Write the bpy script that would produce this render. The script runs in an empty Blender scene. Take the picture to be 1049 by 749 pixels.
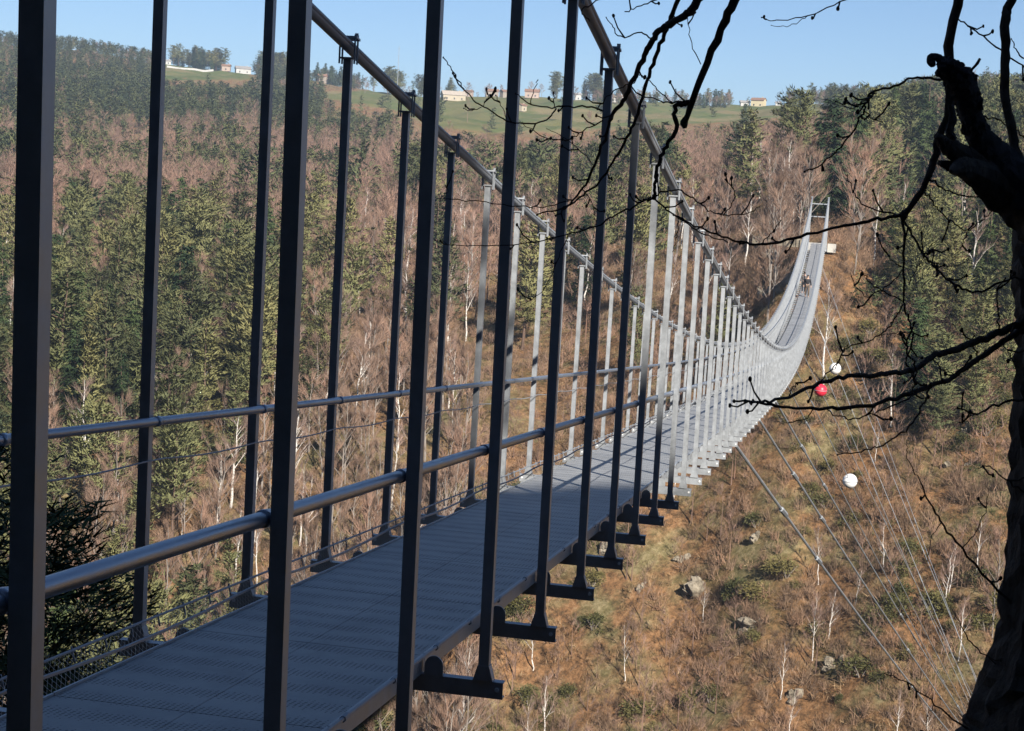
import bpy, math, random
import numpy as np
from mathutils import Vector, Matrix

random.seed(7)
rng = np.random.default_rng(11)
scene = bpy.context.scene
COL = scene.collection

# ------------------------------------------------------------------ camera
CAM = np.array([2.327, 0.0, 1.703])
YAW, PITCH, ROLL, FPX = -0.18981, 0.11403, 0.05521, 1702.6


def ray(px, py):
    """direction (horizontal length 1) of the sight line through a point of the photograph"""
    X, Y = px - 524.5, py - 374.5
    cr, sr = math.cos(ROLL), math.sin(ROLL)
    x, u = cr * X + sr * Y, -(-sr * X + cr * Y)
    cp, sp = math.cos(PITCH), math.sin(PITCH)
    fy, fz = cp * FPX + sp * u, -sp * FPX + cp * u
    cy, sy = math.cos(YAW), math.sin(YAW)
    v = np.array([cy * x + sy * fy, -sy * x + cy * fy, fz])
    return v / math.hypot(v[0], v[1])


def at(px, py, r):
    return CAM + ray(px, py) * r


def to_px(P):
    P = np.atleast_2d(P) - CAM
    cy, sy = math.cos(YAW), math.sin(YAW)
    x = cy * P[:, 0] - sy * P[:, 1]
    y = sy * P[:, 0] + cy * P[:, 1]
    z = P[:, 2]
    cp, sp = math.cos(PITCH), math.sin(PITCH)
    d = np.maximum(cp * y - sp * z, .01)
    u = sp * y + cp * z
    cr, sr = math.cos(ROLL), math.sin(ROLL)
    X, Y = FPX * x / d, -FPX * u / d
    return 524.5 + cr * X - sr * Y, 374.5 + sr * X + cr * Y, cp * y - sp * z


cam_data = bpy.data.cameras.new('camera')
cam = bpy.data.objects.new('camera', cam_data)
COL.objects.link(cam)
fw = Vector((math.sin(YAW) * math.cos(PITCH), math.cos(YAW) * math.cos(PITCH), -math.sin(PITCH)))
rt0 = Vector((math.cos(YAW), -math.sin(YAW), 0))
up0 = rt0.cross(fw)
cr, sr = math.cos(ROLL), math.sin(ROLL)
rt = rt0 * cr + up0 * sr
up = up0 * cr - rt0 * sr
M = Matrix(((rt.x, up.x, -fw.x, CAM[0]), (rt.y, up.y, -fw.y, CAM[1]), (rt.z, up.z, -fw.z, CAM[2]), (0, 0, 0, 1)))
cam.matrix_world = M
cam_data.sensor_width = 36
cam_data.lens = FPX / 1049 * 36
cam_data.clip_start = 0.05
cam_data.clip_end = 9000
scene.camera = cam

# ------------------------------------------------------------------ light
SUN_TO = Vector((0.97, -1.50, 1.10)).normalized()
elev = math.asin(SUN_TO.z)
azim = math.atan2(SUN_TO.x, SUN_TO.y)
sd = bpy.data.lights.new('sun', 'SUN')
sd.energy = 5.0
sd.angle = math.radians(0.5)
sd.color = (1.0, .93, .82)
so = bpy.data.objects.new('sun', sd)
so.rotation_euler = (-SUN_TO).to_track_quat('-Z', 'Y').to_euler()
so.location = (30, -60, 80)
COL.objects.link(so)
w = bpy.data.worlds.new('World')
scene.world = w
w.use_nodes = True
nt = w.node_tree
bg = nt.nodes['Background']
sky = nt.nodes.new('ShaderNodeTexSky')
sky.sky_type = 'NISHITA'
sky.sun_disc = False
sky.sun_elevation = elev
sky.sun_rotation = azim
sky.altitude = 2800
sky.air_density = 1.0
sky.dust_density = 0.0
sky.ozone_density = 4.0
nt.links.new(sky.outputs[0], bg.inputs[0])
bg.inputs[1].default_value = 0.056
vs = scene.view_settings
vs.view_transform = 'Standard'
vs.look = 'None'
vs.exposure = 1.0
vs.gamma = 1
scene.cycles.transparent_max_bounces = 24
scene.cycles.max_bounces = 5
scene.cycles.diffuse_bounces = 1
scene.cycles.volume_bounces = 0


# ------------------------------------------------------------------ materials
def mat(name):
    m = bpy.data.materials.new(name)
    m.use_nodes = True
    n = m.node_tree
    return m, n, n.nodes['Principled BSDF']


def N(n, t, **kw):
    d = n.nodes.new(t)
    for k, v in kw.items():
        setattr(d, k, v)
    return d


def ramp(n, src, stops):
    r = N(n, 'ShaderNodeValToRGB')
    e = r.color_ramp.elements
    while len(e) < len(stops):
        e.new(.5)
    for i, (p, c) in enumerate(stops):
        e[i].position = p
        e[i].color = (*c, 1)
    n.links.new(src, r.inputs[0])
    return r.outputs[0]


def noise(n, vec, scale, detail=4, rough=.6):
    t = N(n, 'ShaderNodeTexNoise')
    t.inputs['Scale'].default_value = scale
    t.inputs['Detail'].default_value = detail
    t.inputs['Roughness'].default_value = rough
    if vec is not None:
        n.links.new(vec, t.inputs['Vector'])
    return t.outputs['Fac']


def mix(n, fac, a, b, mode='MIX'):
    t = N(n, 'ShaderNodeMix', data_type='RGBA', blend_type=mode)
    for s, v in ((t.inputs[0], fac), (t.inputs[6], a), (t.inputs[7], b)):
        if isinstance(v, bpy.types.NodeSocket):
            n.links.new(v, s)
        elif isinstance(v, (int, float)):
            s.default_value = v
        else:
            s.default_value = (*v, 1)
    return t.outputs[2]


def math_n(n, op, a, b=None, c=None, clamp=False):
    t = N(n, 'ShaderNodeMath', operation=op, use_clamp=clamp)
    for i, v in enumerate((a, b, c)):
        if v is None:
            continue
        if isinstance(v, bpy.types.NodeSocket):
            n.links.new(v, t.inputs[i])
        else:
            t.inputs[i].default_value = v
    return t.outputs[0]


def position(n):
    return N(n, 'ShaderNodeNewGeometry').outputs['Position']


def bump(n, h, bsdf, strength, dist):
    b = N(n, 'ShaderNodeBump')
    b.inputs['Strength'].default_value = strength
    b.inputs['Distance'].default_value = dist
    n.links.new(h, b.inputs['Height'])
    n.links.new(b.outputs[0], bsdf.inputs['Normal'])


def m_steel(name, col, rough=.5, metal=.35):
    m, n, b = mat(name)
    p = position(n)
    f = noise(n, p, 9, 6, .7)
    f2 = noise(n, p, 70, 3, .6)
    c = mix(n, math_n(n, 'MULTIPLY', f2, .5), ramp(n, f, [(.3, [x * .72 for x in col]), (.62, col), (.8, [min(1, x * 1.12) for x in col])]), [x * .8 for x in col])
    n.links.new(c, b.inputs['Base Color'])
    b.inputs['Metallic'].default_value = metal
    n.links.new(ramp(n, f, [(.2, (rough - .12,) * 3), (.8, (rough + .15,) * 3)]), b.inputs['Roughness'])
    bump(n, f2, b, .15, .002)
    return m


STEEL = m_steel('galvanised_steel', (.445, .475, .515), .5, .6)
CABLE = m_steel('cable_steel', (.30, .335, .385), .5, .15)
RAIL = m_steel('rail_steel', (.31, .36, .45), .36, .7)


def m_deck():
    m, n, b = mat('deck_sheet')
    p = position(n)
    f = noise(n, p, 2.2, 6, .7)
    v = N(n, 'ShaderNodeTexVoronoi')
    v.inputs['Scale'].default_value = 42
    v.inputs['Randomness'].default_value = .15
    n.links.new(p, v.inputs['Vector'])
    dots = math_n(n, 'LESS_THAN', v.outputs['Distance'], .30)
    base = ramp(n, f, [(.25, (.22, .23, .245)), (.5, (.32, .33, .345)), (.75, (.40, .405, .41))])
    n.links.new(mix(n, math_n(n, 'MULTIPLY', dots, .85), base, (.04, .045, .05)), b.inputs['Base Color'])
    b.inputs['Roughness'].default_value = .62
    b.inputs['Metallic'].default_value = .2
    bump(n, v.outputs['Distance'], b, .4, .006)
    return m


DECK = m_deck()


def m_net():
    m, n, b = mat('chain_link_net')
    uv = N(n, 'ShaderNodeUVMap').outputs[0]
    sx = N(n, 'ShaderNodeSeparateXYZ')
    n.links.new(uv, sx.inputs[0])
    s = math_n(n, 'ADD', sx.outputs[0], sx.outputs[1])
    d = math_n(n, 'SUBTRACT', sx.outputs[0], sx.outputs[1])
    cell = 1 / .04
    fa = math_n(n, 'FRACT', math_n(n, 'MULTIPLY', s, cell))
    fb = math_n(n, 'FRACT', math_n(n, 'MULTIPLY', d, cell))
    a = math_n(n, 'MAXIMUM', math_n(n, 'LESS_THAN', fa, .05), math_n(n, 'LESS_THAN', fb, .05))
    b.inputs['Base Color'].default_value = (.5, .5, .5, 1)
    b.inputs['Roughness'].default_value = .5
    b.inputs['Metallic'].default_value = .4
    n.links.new(a, b.inputs['Alpha'])
    return m


NET = m_net()


def m_bark(name, c0, c1, scale, dist, z=.35):
    m, n, b = mat(name)
    p = position(n)
    mp = N(n, 'ShaderNodeMapping')
    mp.inputs['Scale'].default_value = (1, 1, z)
    n.links.new(p, mp.inputs[0])
    f = noise(n, mp.outputs[0], scale, 8, .72)
    n.links.new(ramp(n, f, [(.3, c0), (.7, c1)]), b.inputs['Base Color'])
    b.inputs['Roughness'].default_value = .9
    bump(n, f, b, .9, dist)
    return m


BARK = m_bark('oak_bark', (.022, .018, .014), (.19, .155, .125), 22, .05)
TWIG = m_bark('twig_bark', (.03, .022, .018), (.085, .062, .05), 40, .004, 1)
BURL = m_bark('burl_bark', (.018, .016, .018), (.085, .08, .085), 34, .03, 1)
PINE_BARK = m_bark('pine_bark', (.06, .042, .032), (.17, .105, .075), 6, .02)
GREY_BARK = m_bark('grey_bark', (.13, .11, .095), (.32, .28, .25), 5, .02)


def m_leafy(name, dark, light, tint=False):
    """foliage or twigs; every plant gets its own shade of the kind"""
    m, n, b = mat(name)
    p = position(n)
    if tint:
        t = N(n, 'ShaderNodeAttribute', attribute_name='tint').outputs['Fac']
    else:
        t = N(n, 'ShaderNodeObjectInfo').outputs['Random']
    f = noise(n, p, .9, 3, .6)
    k = math_n(n, 'ADD', math_n(n, 'MULTIPLY', t, .65), math_n(n, 'MULTIPLY', f, .5))
    n.links.new(ramp(n, k, [(.15, dark), (.62, light), (1.0, [min(1, light[0] * 1.3), min(1, light[1] * 1.15), light[2] * 1.1])]), b.inputs['Base Color'])
    b.inputs['Roughness'].default_value = .75
    b.inputs['Specular IOR Level'].default_value = .25
    return m


PINE_G = m_leafy('pine_needles', (.038, .047, .022), (.140, .144, .060))
FIR_G = m_leafy('fir_needles', (.016, .032, .014), (.052, .078, .028))
TWIGS = m_leafy('bare_twigs', (.112, .074, .054), (.255, .170, .126))
BIRCH_T = m_leafy('birch_twigs', (.13, .085, .07), (.28, .20, .165))
PINE_M = m_leafy('pine_needles_mass', (.028, .044, .022), (.100, .110, .044), True)
TWIGS_M = m_leafy('bare_twigs_mass', (.115, .074, .058), (.255, .165, .125), True)


BRUSH = m_leafy('dry_brush', (.075, .05, .034), (.27, .18, .12), True)


def m_birch():
    m, n, b = mat('birch_bark')
    p = position(n)
    mp = N(n, 'ShaderNodeMapping')
    mp.inputs['Scale'].default_value = (1, 1, 3)
    n.links.new(p, mp.inputs[0])
    f = noise(n, mp.outputs[0], 2.2, 4, .7)
    n.links.new(ramp(n, f, [(.36, (.16, .13, .11)), (.46, (.62, .58, .54)), (.8, (.78, .75, .72))]), b.inputs['Base Color'])
    b.inputs['Roughness'].default_value = .8
    return m


BIRCH = m_birch()


def m_under():
    m, n, b = mat('dry_undergrowth')
    t = N(n, 'ShaderNodeAttribute', attribute_name='tint').outputs['Fac']
    n.links.new(ramp(n, t, [(0, (.06, .07, .022)), (.18, (.11, .10, .035)), (.3, (.20, .14, .07)), (.6, (.26, .155, .08)), (.85, (.36, .25, .14)), (1, (.13, .09, .06))]), b.inputs['Base Color'])
    b.inputs['Roughness'].default_value = .9
    return m


UNDER = m_under()


def m_ground():
    m, n, b = mat('leaf_litter_ground')
    p = position(n)
    big = noise(n, p, .035, 5, .6)
    mid = noise(n, p, .16, 6, .65)
    fine = noise(n, p, 1.1, 10, .82)
    litter = ramp(n, fine, [(.32, (.035, .024, .015)), (.45, (.13, .076, .040)), (.55, (.275, .148, .070)), (.68, (.40, .25, .14))])
    grass = ramp(n, fine, [(.32, (.05, .045, .02)), (.48, (.17, .14, .065)), (.68, (.38, .31, .18))])
    c = mix(n, ramp(n, mid, [(.46, (0, 0, 0)), (.6, (1, 1, 1))]), litter, grass)
    c = mix(n, ramp(n, big, [(.52, (0, 0, 0)), (.68, (.5, .5, .5))]), c, ramp(n, fine, [(.3, (.04, .05, .018)), (.7, (.15, .14, .06))]))
    fld = N(n, 'ShaderNodeAttribute', attribute_name='field').outputs['Fac']
    g = ramp(n, noise(n, p, .012, 5, .6), [(.36, (.085, .11, .035)), (.46, (.16, .15, .06)), (.53, (.10, .125, .04)), (.6, (.21, .17, .085)), (.7, (.12, .125, .045))])
    c = mix(n, fld, c, g)
    n.links.new(c, b.inputs['Base Color'])
    b.inputs['Roughness'].default_value = .95
    b.inputs['Specular IOR Level'].default_value = .1
    bump(n, fine, b, .8, .35)
    return m


GROUND = m_ground()


def m_rock():
    m, n, b = mat('grey_rock')
    p = position(n)
    f = noise(n, p, 1.4, 9, .75)
    n.links.new(ramp(n, f, [(.34, (.06, .05, .036)), (.5, (.24, .205, .155)), (.7, (.42, .37, .29))]), b.inputs['Base Color'])
    b.inputs['Roughness'].default_value = .9
    bump(n, f, b, .9, .25)
    return m


ROCK = m_rock()


def m_plain(name, col, rough=.7, var=.2, scale=2.):
    m, n, b = mat(name)
    f = noise(n, position(n), scale, 5, .65)
    n.links.new(ramp(n, f, [(.3, [x * (1 - var) for x in col]), (.7, [min(1, x * (1 + var * .5)) for x in col])]), b.inputs['Base Color'])
    b.inputs['Roughness'].default_value = rough
    return m


WHITE = m_plain('white_plastic', (.80, .80, .80), .4, .06)


# ------------------------------------------------------------------ mesh helpers
class MB:
    """collects shapes for one mesh"""

    def __init__(s):
        s.v, s.f, s.uv, s.n = [], [], None, 0

    def add(s, v, f):
        s.v.extend([tuple(map(float, x)) for x in v])
        s.f.extend([tuple(int(i) + s.n for i in q) for q in f])
        s.n += len(v)

    def box(s, c, half, rot=None, taper=1.0):
        c = Vector(c)
        vs_ = []
        for z in (-1, 1):
            k = taper if z > 0 else 1.0
            for x, y in ((-1, -1), (1, -1), (1, 1), (-1, 1)):
                q = Vector((x * half[0] * k, y * half[1] * k, z * half[2]))
                if rot is not None:
                    q = rot @ q
                vs_.append(c + q)
        s.add(vs_, [(3, 2, 1, 0), (4, 5, 6, 7), (0, 1, 5, 4), (1, 2, 6, 5), (2, 3, 7, 6), (3, 0, 4, 7)])

    def bar(s, a, b, hw, hh):
        """rectangular bar from a to b, hw across and hh high"""
        a, b = Vector(a), Vector(b)
        d = (b - a).normalized()
        side = d.cross(Vector((0, 0, 1)))
        if side.length < 1e-4:
            side = Vector((1, 0, 0))
        side.normalize()
        u = side.cross(d)
        vs_ = []
        for P in (a, b):
            for i, j in ((-1, -1), (1, -1), (1, 1), (-1, 1)):
                vs_.append(P + side * hw * i + u * hh * j)
        s.add(vs_, [(3, 2, 1, 0), (4, 5, 6, 7), (0, 1, 5, 4), (1, 2, 6, 5), (2, 3, 7, 6), (3, 0, 4, 7)])

    def tube(s, pts, rad, sides=8, rough=0., seed=0, caps=True):
        pts = [Vector(p) for p in pts]
        if not hasattr(rad, '__len__'):
            rad = [rad] * len(pts)
        rr = random.Random(seed)
        vs_, fs = [], []
        ref = None
        for i, p in enumerate(pts):
            d = (pts[min(i + 1, len(pts) - 1)] - pts[max(i - 1, 0)])
            d = d.normalized() if d.length > 1e-9 else Vector((0, 0, 1))
            if ref is None:
                ref = d.orthogonal().normalized()
            ref = (ref - d * ref.dot(d))
            ref = ref.normalized() if ref.length > 1e-6 else d.orthogonal().normalized()
            bi = d.cross(ref)
            for k in range(sides):
                a = 2 * math.pi * k / sides
                r = rad[i] * (1 + rough * (rr.random() * 2 - 1))
                vs_.append(p + (ref * math.cos(a) + bi * math.sin(a)) * r)
        for i in range(len(pts) - 1):
            for k in range(sides):
                fs.append((i * sides + k, i * sides + (k + 1) % sides, (i + 1) * sides + (k + 1) % sides, (i + 1) * sides + k))
        if caps:
            fs.append(tuple(range(sides))[::-1])
            fs.append(tuple((len(pts) - 1) * sides + k for k in range(sides)))
        s.add(vs_, fs)

    def ball(s, c, r, nu=12, nv=8, sq=(1, 1, 1), rough=0., seed=0):
        rr = random.Random(seed)
        vs_, fs = [], []
        for j in range(1, nv):
            t = math.pi * j / nv
            for i in range(nu):
                a = 2 * math.pi * i / nu
                k = r * (1 + rough * (rr.random() * 2 - 1))
                vs_.append((c[0] + k * sq[0] * math.sin(t) * math.cos(a), c[1] + k * sq[1] * math.sin(t) * math.sin(a), c[2] + k * sq[2] * math.cos(t)))
        vs_.append((c[0], c[1], c[2] + r * sq[2]))
        vs_.append((c[0], c[1], c[2] - r * sq[2]))
        T, B = len(vs_) - 2, len(vs_) - 1
        for j in range(nv - 2):
            for i in range(nu):
                fs.append((j * nu + i, (j + 1) * nu + i, (j + 1) * nu + (i + 1) % nu, j * nu + (i + 1) % nu))
        for i in range(nu):
            fs.append((T, i, (i + 1) % nu))
            fs.append((B, (nv - 2) * nu + (i + 1) % nu, (nv - 2) * nu + i))
        s.add(vs_, fs)

    def mesh(s, name, m, smooth=False):
        me = bpy.data.meshes.new(name)
        me.from_pydata(s.v, [], s.f)
        me.materials.append(m)
        if smooth:
            me.polygons.foreach_set('use_smooth', [True] * len(me.polygons))
        return me

    def build(s, name, m, parent=None, smooth=False):
        return link(name, s.mesh(name, m, smooth), parent)


def link(name, me, parent=None):
    o = bpy.data.objects.new(name, me)
    COL.objects.link(o)
    if parent is not None:
        o.parent = parent
    return o


def tag(o, label=None, cat=None, group=None, kind=None):
    if label:
        o['label'] = label
    if cat:
        o['category'] = cat
    if group:
        o['group'] = group
    if kind:
        o['kind'] = kind
    return o


def empty(name, loc, label, cat, group=None, rz=0):
    o = bpy.data.objects.new(name, None)
    COL.objects.link(o)
    o.location = loc
    o.rotation_euler = (0, 0, rz)
    o.empty_display_size = .3
    return tag(o, label, cat, group)


def np_mesh(name, V, F, m, attrs=None):
    """triangle or quad mesh from arrays"""
    me = bpy.data.meshes.new(name)
    k = F.shape[1]
    me.vertices.add(len(V))
    me.vertices.foreach_set('co', np.ascontiguousarray(V, np.float32).ravel())
    me.loops.add(F.size)
    me.loops.foreach_set('vertex_index', np.ascontiguousarray(F, np.int32).ravel())
    me.polygons.add(len(F))
    me.polygons.foreach_set('loop_start', np.arange(0, F.size, k, dtype=np.int32))
    for an, av in (attrs or {}).items():
        a = me.attributes.new(an, 'FLOAT', 'POINT')
        a.data.foreach_set('value', np.ascontiguousarray(av, np.float32))
    me.materials.append(m)
    me.update()
    me.validate()
    return me


# ------------------------------------------------------------------ terrain
def hash2(ix, iy, seed):
    h = (ix.astype(np.int64) * 374761393 + iy.astype(np.int64) * 668265263 + seed * 974711) & 0x7fffffff
    h = ((h ^ (h >> 13)) * 1274126177) & 0x7fffffff
    return ((h ^ (h >> 16)) & 0xffff) / 65535.


def vnoise(x, y, seed=0):
    ix, iy = np.floor(x), np.floor(y)
    fx, fy = x - ix, y - iy
    fx, fy = fx * fx * (3 - 2 * fx), fy * fy * (3 - 2 * fy)
    a, b = hash2(ix, iy, seed), hash2(ix + 1, iy, seed)
    c, d = hash2(ix, iy + 1, seed), hash2(ix + 1, iy + 1, seed)
    return (a + (b - a) * fx) * (1 - fy) + (c + (d - c) * fx) * fy - .5


def fbm(x, y, sc, octs=5, seed=0, gain=.5):
    s, a = 0, 1.
    for o in range(octs):
        s = s + a * vnoise(x / sc * 2 ** o + 17.3 * o, y / sc * 2 ** o - 9.1 * o, seed + o)
        a *= gain
    return s


# the opposite side of the gorge, surveyed along eight bearings: (row, distance)
SURVEY = {
    50: [(900, 125), (749, 150), (600, 168), (450, 195), (350, 240), (270, 320), (200, 430), (150, 580), (110, 760), (70, 980), (45, 1150)],
    200: [(900, 123), (749, 147), (600, 163), (450, 190), (340, 240), (260, 320), (195, 440), (150, 590), (115, 780), (85, 980), (66, 1100)],
    300: [(900, 122), (749, 145), (600, 160), (450, 185), (320, 245), (240, 340), (190, 450), (150, 600), (115, 800), (92, 980), (79, 1100)],
    420: [(900, 121), (749, 143), (600, 157), (450, 180), (325, 235), (245, 320), (195, 430), (155, 570), (136, 680), (112, 850), (96, 1000)],
    550: [(900, 120), (749, 142), (600, 155), (450, 175), (330, 220), (250, 300), (200, 400), (160, 540), (140, 680), (115, 850), (98, 1000)],
    700: [(900, 118), (749, 138), (600, 150), (450, 165), (340, 195), (260, 250), (200, 350), (165, 480), (140, 680), (118, 850), (104, 980)],
    840: [(900, 115), (749, 132), (600, 143), (450, 155), (350, 166), (290, 174), (250, 181), (232, 205), (195, 270), (165, 400), (140, 600), (115, 800), (104, 900)],
    960: [(900, 112), (749, 128), (600, 138), (450, 152), (330, 175), (250, 215), (190, 300), (150, 400), (115, 540), (102, 640)],
    1049: [(900, 110), (749, 126), (600, 136), (450, 150), (330, 172), (250, 215), (190, 300), (150, 400), (118, 540), (107, 640)],
}
R_TAB = np.concatenate([np.arange(90, 260, 2.), np.arange(260, 700, 8.), np.arange(700, 3300, 50.)])
TH, TAB = [], []
for px in sorted(SURVEY):
    pts = SURVEY[px]
    TH.append(math.atan2(ray(px, 300)[0], ray(px, 300)[1]))
    rr_ = np.array([p[1] for p in pts], float)
    zz_ = np.array([at(px, p[0], p[1])[2] for p in pts])
    rr_ = np.concatenate([[60, 95], rr_, [rr_[-1] + 250, rr_[-1] + 700, 3300]])
    zz_ = np.concatenate([[-66, -64], zz_, [zz_[-1] + 3, zz_[-1] - 15, zz_[-1] - 60]])
    z = np.interp(R_TAB, rr_, zz_)
    for _ in range(3):                       # round off the corners
        z[1:-1] = .25 * z[:-2] + .5 * z[1:-1] + .25 * z[2:]
    TAB.append(z)
TH = np.array(TH)
TAB = np.array(TAB)


def sstep(x, a, b):
    t = np.clip((x - a) / (b - a), 0, 1)
    return t * t * (3 - 2 * t)


HILL = 1.20


def H(x, y):
    """height of the ground"""
    x, y = np.asarray(x, float), np.asarray(y, float)
    dx, dy = x - CAM[0], y
    th = np.arctan2(dx, dy)
    r = np.hypot(dx, dy)
    tc = np.clip(th, TH[0] - .12, TH[-1] + .1)
    re = np.where(np.abs(th - tc) > 1e-9, np.maximum(dy, 1) / np.cos(tc), r)
    j = np.clip(np.searchsorted(TH, tc) - 1, 0, len(TH) - 2)
    u = np.clip((tc - TH[j]) / (TH[j + 1] - TH[j]), 0, 1)
    u = u * u * (3 - 2 * u)
    k = np.clip(np.searchsorted(R_TAB, re) - 1, 0, len(R_TAB) - 2)
    s = np.clip((re - R_TAB[k]) / (R_TAB[k + 1] - R_TAB[k]), 0, 1)
    zf = (TAB[j, k] * (1 - s) + TAB[j, k + 1] * s) * (1 - u) + (TAB[j + 1, k] * (1 - s) + TAB[j + 1, k + 1] * s) * u
    amp = .5 + .9 * sstep(re, 250, 500)
    zf = zf + fbm(x, y, 22, 5, 3, .55) * amp * 2.2 * (1 - sstep(re, 1050, 1300))
    # this side of the gorge: a ledge, the drop below it and the hill behind
    d = np.maximum(y - 3.2, 0)
    zn = -np.minimum(d * 1.0, 62 * (1 - np.exp(-d / 46.)))
    # the ledge carries on under the bridge's first metres only
    p = .54 * (x - 2.3) - .84 * y
    hill = np.maximum(p - 2.0, 0)
    hill = 60 * (1 - np.exp(-hill * HILL / 60.)) * sstep(x, -26, 2)
    side_ = .84 * (x - 2.3) + .543 * y                       # unseen step, shaped to give the spur's shadow an upright edge
    hill = hill * (1 + .55 * (1 - sstep(side_, 3.7, 4.7)))
    back = np.maximum(-y - 3.0, 0)
    back = 17 * (1 - np.exp(-back * 1.9 / 17.)) + np.clip((-y - 30) * .4, 0, 25)  # steep unseen bank, raised to cut sky light on the bridge end
    zn = zn + np.maximum(hill, back) + fbm(x, y, 9, 4, 8, .5) * np.clip((r - 3) / 10, 0, 1) * 2.0
    wgt = sstep(y, 70, 95)
    return zn * (1 - wgt) + zf * wgt


def ground_hit(px, py):
    """where a sight line meets the far slope"""
    v = ray(px, py)
    r = np.arange(96, 1500, .5)
    P = CAM[:, None] + v[:, None] * r
    d = P[2] - H(P[0], P[1])
    i = np.nonzero(d < 0)[0]
    return (P[:, i[0]] if len(i) else None)


ths = np.concatenate([np.radians(np.arange(-180, -36, 2.)), np.radians(np.arange(-36, 13, .14)), np.radians(np.arange(13, 180, 2.))])
rs = np.concatenate([np.geomspace(.4, 90, 70), np.arange(91, 260, .9), np.geomspace(261, 1250, 170), np.geomspace(1300, 3200, 12)])
TT, RR = np.meshgrid(ths, rs)
GX, GY = CAM[0] + RR * np.sin(TT), RR * np.cos(TT)
GZ = H(GX, GY)
nr, nth = GX.shape
V = np.stack([GX.ravel(), GY.ravel(), GZ.ravel()], 1)
ii, jj = np.meshgrid(np.arange(nr - 1), np.arange(nth), indexing='ij')
a = ii * nth + jj
b = ii * nth + (jj + 1) % nth
F = np.stack([a, b, b + nth, a + nth], -1).reshape(-1, 4)
gx, gy, _d = to_px(V)


def field_mask(px, py, dep):
    """1 where the open pastures of the plateau lie"""
    m = ((px > 166) & (px < 258) & (py > 62) & (py < 82) & (dep > 800)) * 1.
    top = np.interp(px, [330, 400, 500, 600, 700, 835], [95, 92, 90, 92, 98, 100])
    bot = np.interp(px, [330, 400, 440, 500, 560, 640, 700, 760, 835], [100, 112, 128, 137, 136, 130, 127, 124, 118])
    m = np.maximum(m, ((px > 330) & (px < 845) & (py > top) & (py < bot) & (dep > 560)) * 1.)
    return m


fm = field_mask(gx, gy, _d)
me = np_mesh('ground', V, F, GROUND, {'field': fm})
me.polygons.foreach_set('use_smooth', [True] * len(me.polygons))
g = link('ground', me)
tag(g, kind='structure')


# ------------------------------------------------------------------ the bridge
DZ = (1.5, -8.46496, -4.57275, 12.37632, -3.40184)
CZ = (-20.09429, 14.71541, 3.44447, -2.54430)


def zd(y):
    u = y / 150.
    return 1.5 * (DZ[1] * u + DZ[2] * u ** 2 + DZ[3] * u ** 3 + DZ[4] * u ** 4)


def zc(y):
    u = y / 150.
    return 1.5 * (2.90607 + CZ[0] * u + CZ[1] * u ** 2 + CZ[2] * u ** 3 + CZ[3] * u ** 4)


Y0, STEP, YE, YN = 2.882, 1.5, 180.0, -4.0
XB, XR, DW = .857, .800, .555
stations = [Y0 + STEP * i for i in range(-4, 118)]
br = empty('suspension_footbridge', (0, 0, 0), 'long grey steel footbridge hung on two cables across the wooded gorge', 'bridge')


def xpost(y, side, h):
    return side * (XB - .0039 * h)


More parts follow.
